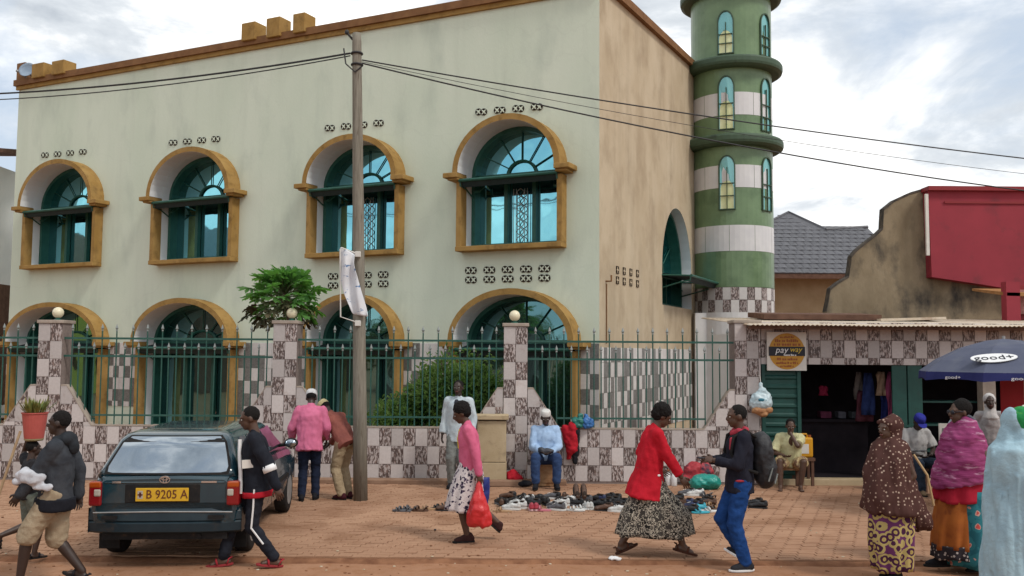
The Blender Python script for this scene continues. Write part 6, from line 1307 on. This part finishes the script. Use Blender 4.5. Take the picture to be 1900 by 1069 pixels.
M_mag = mat('magenta shawl', (.20, .03, .10), (.28, .06, .155), .92, 4, .4, .6, bump=.8, bsc=12, stretch=(.5, .5, 3.0), c3=(.44, .24, .34), sc3=11, lo3=.56, hi3=.66)
mb = MB().cap(U(-.06, .0, .55), .085, U(.06, 0, .55), .085)
mb.loft([[Vector((rx * math.cos(t), cy + ry * math.sin(t), z + .10 * (math.cos(t) > 0) * 0 - .07 * math.sin(t) * dz)) for t in [2 * math.pi * k / 28 for k in range(28)]] for z, rx, ry, cy, dz in ((1.52, .11, .10, 0, 0), (1.44, .20, .15, 0, 0), (1.34, .25, .20, .01, 0), (1.15, .275, .26, .02, .3), (.98, .285, .30, .03, .8), (.90, .28, .31, .04, 1.))]); cloth(J, 'shawl', M_mag, mb, .014, .02, 7, 2, 1.8)
skirt(J, mat('red tunic', (.42, .02, .045), (.30, .014, .03), .9, 5), [(1.05, 0, .02, .22, .22), (.88, 0, .03, .245, .27), (.70, 0, .03, .25, .285)], 'tunic', .022, 8, 4)
M_org = mat('rust skirt', (.36, .115, .025), (.26, .075, .02), .9, 5, c3=(.18, .05, .02), sc3=7)
M_teal = vor('teal printed wrap', None, [(0, (.50, .08, .07)), (.22, (.50, .30, .26)), (.30, (.03, .16, .19)), (.62, (.02, .11, .14))], 12, dist=.04)
skirt(J, M_org, [(.80, 0, .09, .20, .18), (.50, 0, .14, .20, .19), (.22, 0, .16, .19, .19)], 'skirt', .02, 8, 6); skirt(J, M_teal, [(.82, 0, -.02, .25, .205), (.5, 0, -.02, .27, .215), (.05, 0, -.02, .265, .225)], 'wrap_cloth', .018, 7, 8)
skirt(J, vor('dark lace hem', None, [(0, (.4, .36, .34)), (.3, (.03, .025, .03))], 26), [(.26, 0, .16, .195, .195), (.12, 0, .16, .19, .19)], 'lace_hem', .02, 8, 6)
# 15 woman in light blue at the right edge
J = person('woman in a light blue veil over a green scarf at the right edge', Vector((aty(1904, 900, 7.9).x, 7.9, -.05)), -100, 1.76, hz=.93, sk=0, female=True, hair='none', wl=(-.2, .16, .95), wr=(.2, .2, 1.05), girth=1.2, seed=16, shoe=('closed', M_bk, M_rub))
hc, HR, U = J['hc'], J['HR'], J['U']; ha = lambda x, y, z: hc + HR @ Vector((x, y, z))
M_lb = mat('light blue knit', (.36, .51, .58), (.28, .41, .48), .95, 3, bump=.7, bsc=22, c3=(.24, .35, .42), sc3=5, lo3=.5, hi3=.8)
M_grn = mat('green scarf', (.02, .20, .06), (.03, .28, .085), .85, 8, bump=.3, c3=(.10, .30, .06), sc3=12)
cloth(J, 'green_scarf', M_grn, MB().ell(ha(0, -.045, .04), (.116, .118, .112), rot=HR).ell(ha(0, -.0, -.05), (.10, .08, .085), rot=HR), .011, .008, 14, 2)
mb = MB().ell(ha(0, -.115, .02), (.098, .072, .135), rot=HR).cap(ha(0, -.115, .0), .070, ha(0, -.06, -.15), .12).cap(ha(0, -.125, -.03), .07, U(0, -.14, .40), .12).cap(ha(0, -.06, -.14), .125, U(0, -.02, .46), .17).cap(ha(0, -.045, -.16), .135, U(0, -.03, .40), .21).cap(ha(0, .03, -.16), .08, U(0, .05, .45), .14)
mb.loft([[Vector((rx * math.cos(t), -.02 + ry * math.sin(t), z)) for t in [2 * math.pi * k / 28 for k in range(28)]] for z, rx, ry in ((1.48, .17, .18), (1.41, .25, .25), (1.25, .28, .27), (1.0, .29, .29), (.70, .30, .30), (.35, .305, .31), (.12, .305, .31))]); rn = random.Random(8)
for k in range(26):
    t = 2 * math.pi * (k + rn.uniform(-.3, .3)) / 26; z1 = rn.uniform(1.05, 1.38); f1 = .255 if z1 > 1.25 else .275
    mb.cap((f1 * math.cos(t), -.02 + f1 * 1.03 * math.sin(t), z1), .02, (.295 * math.cos(t + rn.uniform(-.1, .1)), -.02 + .30 * math.sin(t), rn.uniform(.1, .5)), rn.uniform(.028, .045), 8)
mb.cap((-.24, -.02, 1.36), .08, (-.29, .0, 1.05), .075).cap((-.29, 0, 1.05), .075, (-.2, .22, .95), .07)
cloth(J, 'veil', M_lb, mb, .013, .03, 6, 1, .35)
MB().tube([ha(0, -.02, .155), ha(-.09, -.045, .10), ha(-.118, -.03, .02), ha(-.11, .0, -.07), ha(-.08, .06, -.12)], .012, 6).build('scarf_edge', M_paper, J['root'], smooth=True)
# 16 figure in the white headscarf
J = person('person in a white headscarf standing in the stall shade', Vector((aty(1838, 800, 14.0).x, 14.0, 0)), 160, 1.60, sk=0, female=True, hair='none', seed=17, shoe=('closed', M_bk, M_rub))
shirt(J, fab('pale top', (.42, .40, .40)), .95, -.15, 'top', .03); skirt(J, fab('grey skirt', (.12, .12, .13)), [(.95, 0, 0, .18, .15), (.5, 0, 0, .22, .2), (.12, 0, 0, .22, .2)], seed=4)
hc, HR = J['hc'], J['HR']; ha = lambda x, y, z: hc + HR @ Vector((x, y, z)); cloth(J, 'headscarf', fab('white scarf', (.55, .53, .52)), MB().ell(ha(0, -.038, .035), (.098, .112, .110), rot=HR).ell(ha(0, -.03, -.06), (.09, .088, .10), rot=HR).cap(ha(0, -.02, -.12), .085, J['U'](0, 0, .44), .15), .012, .012, 9)
bpy.data.scenes.remove(TMP)
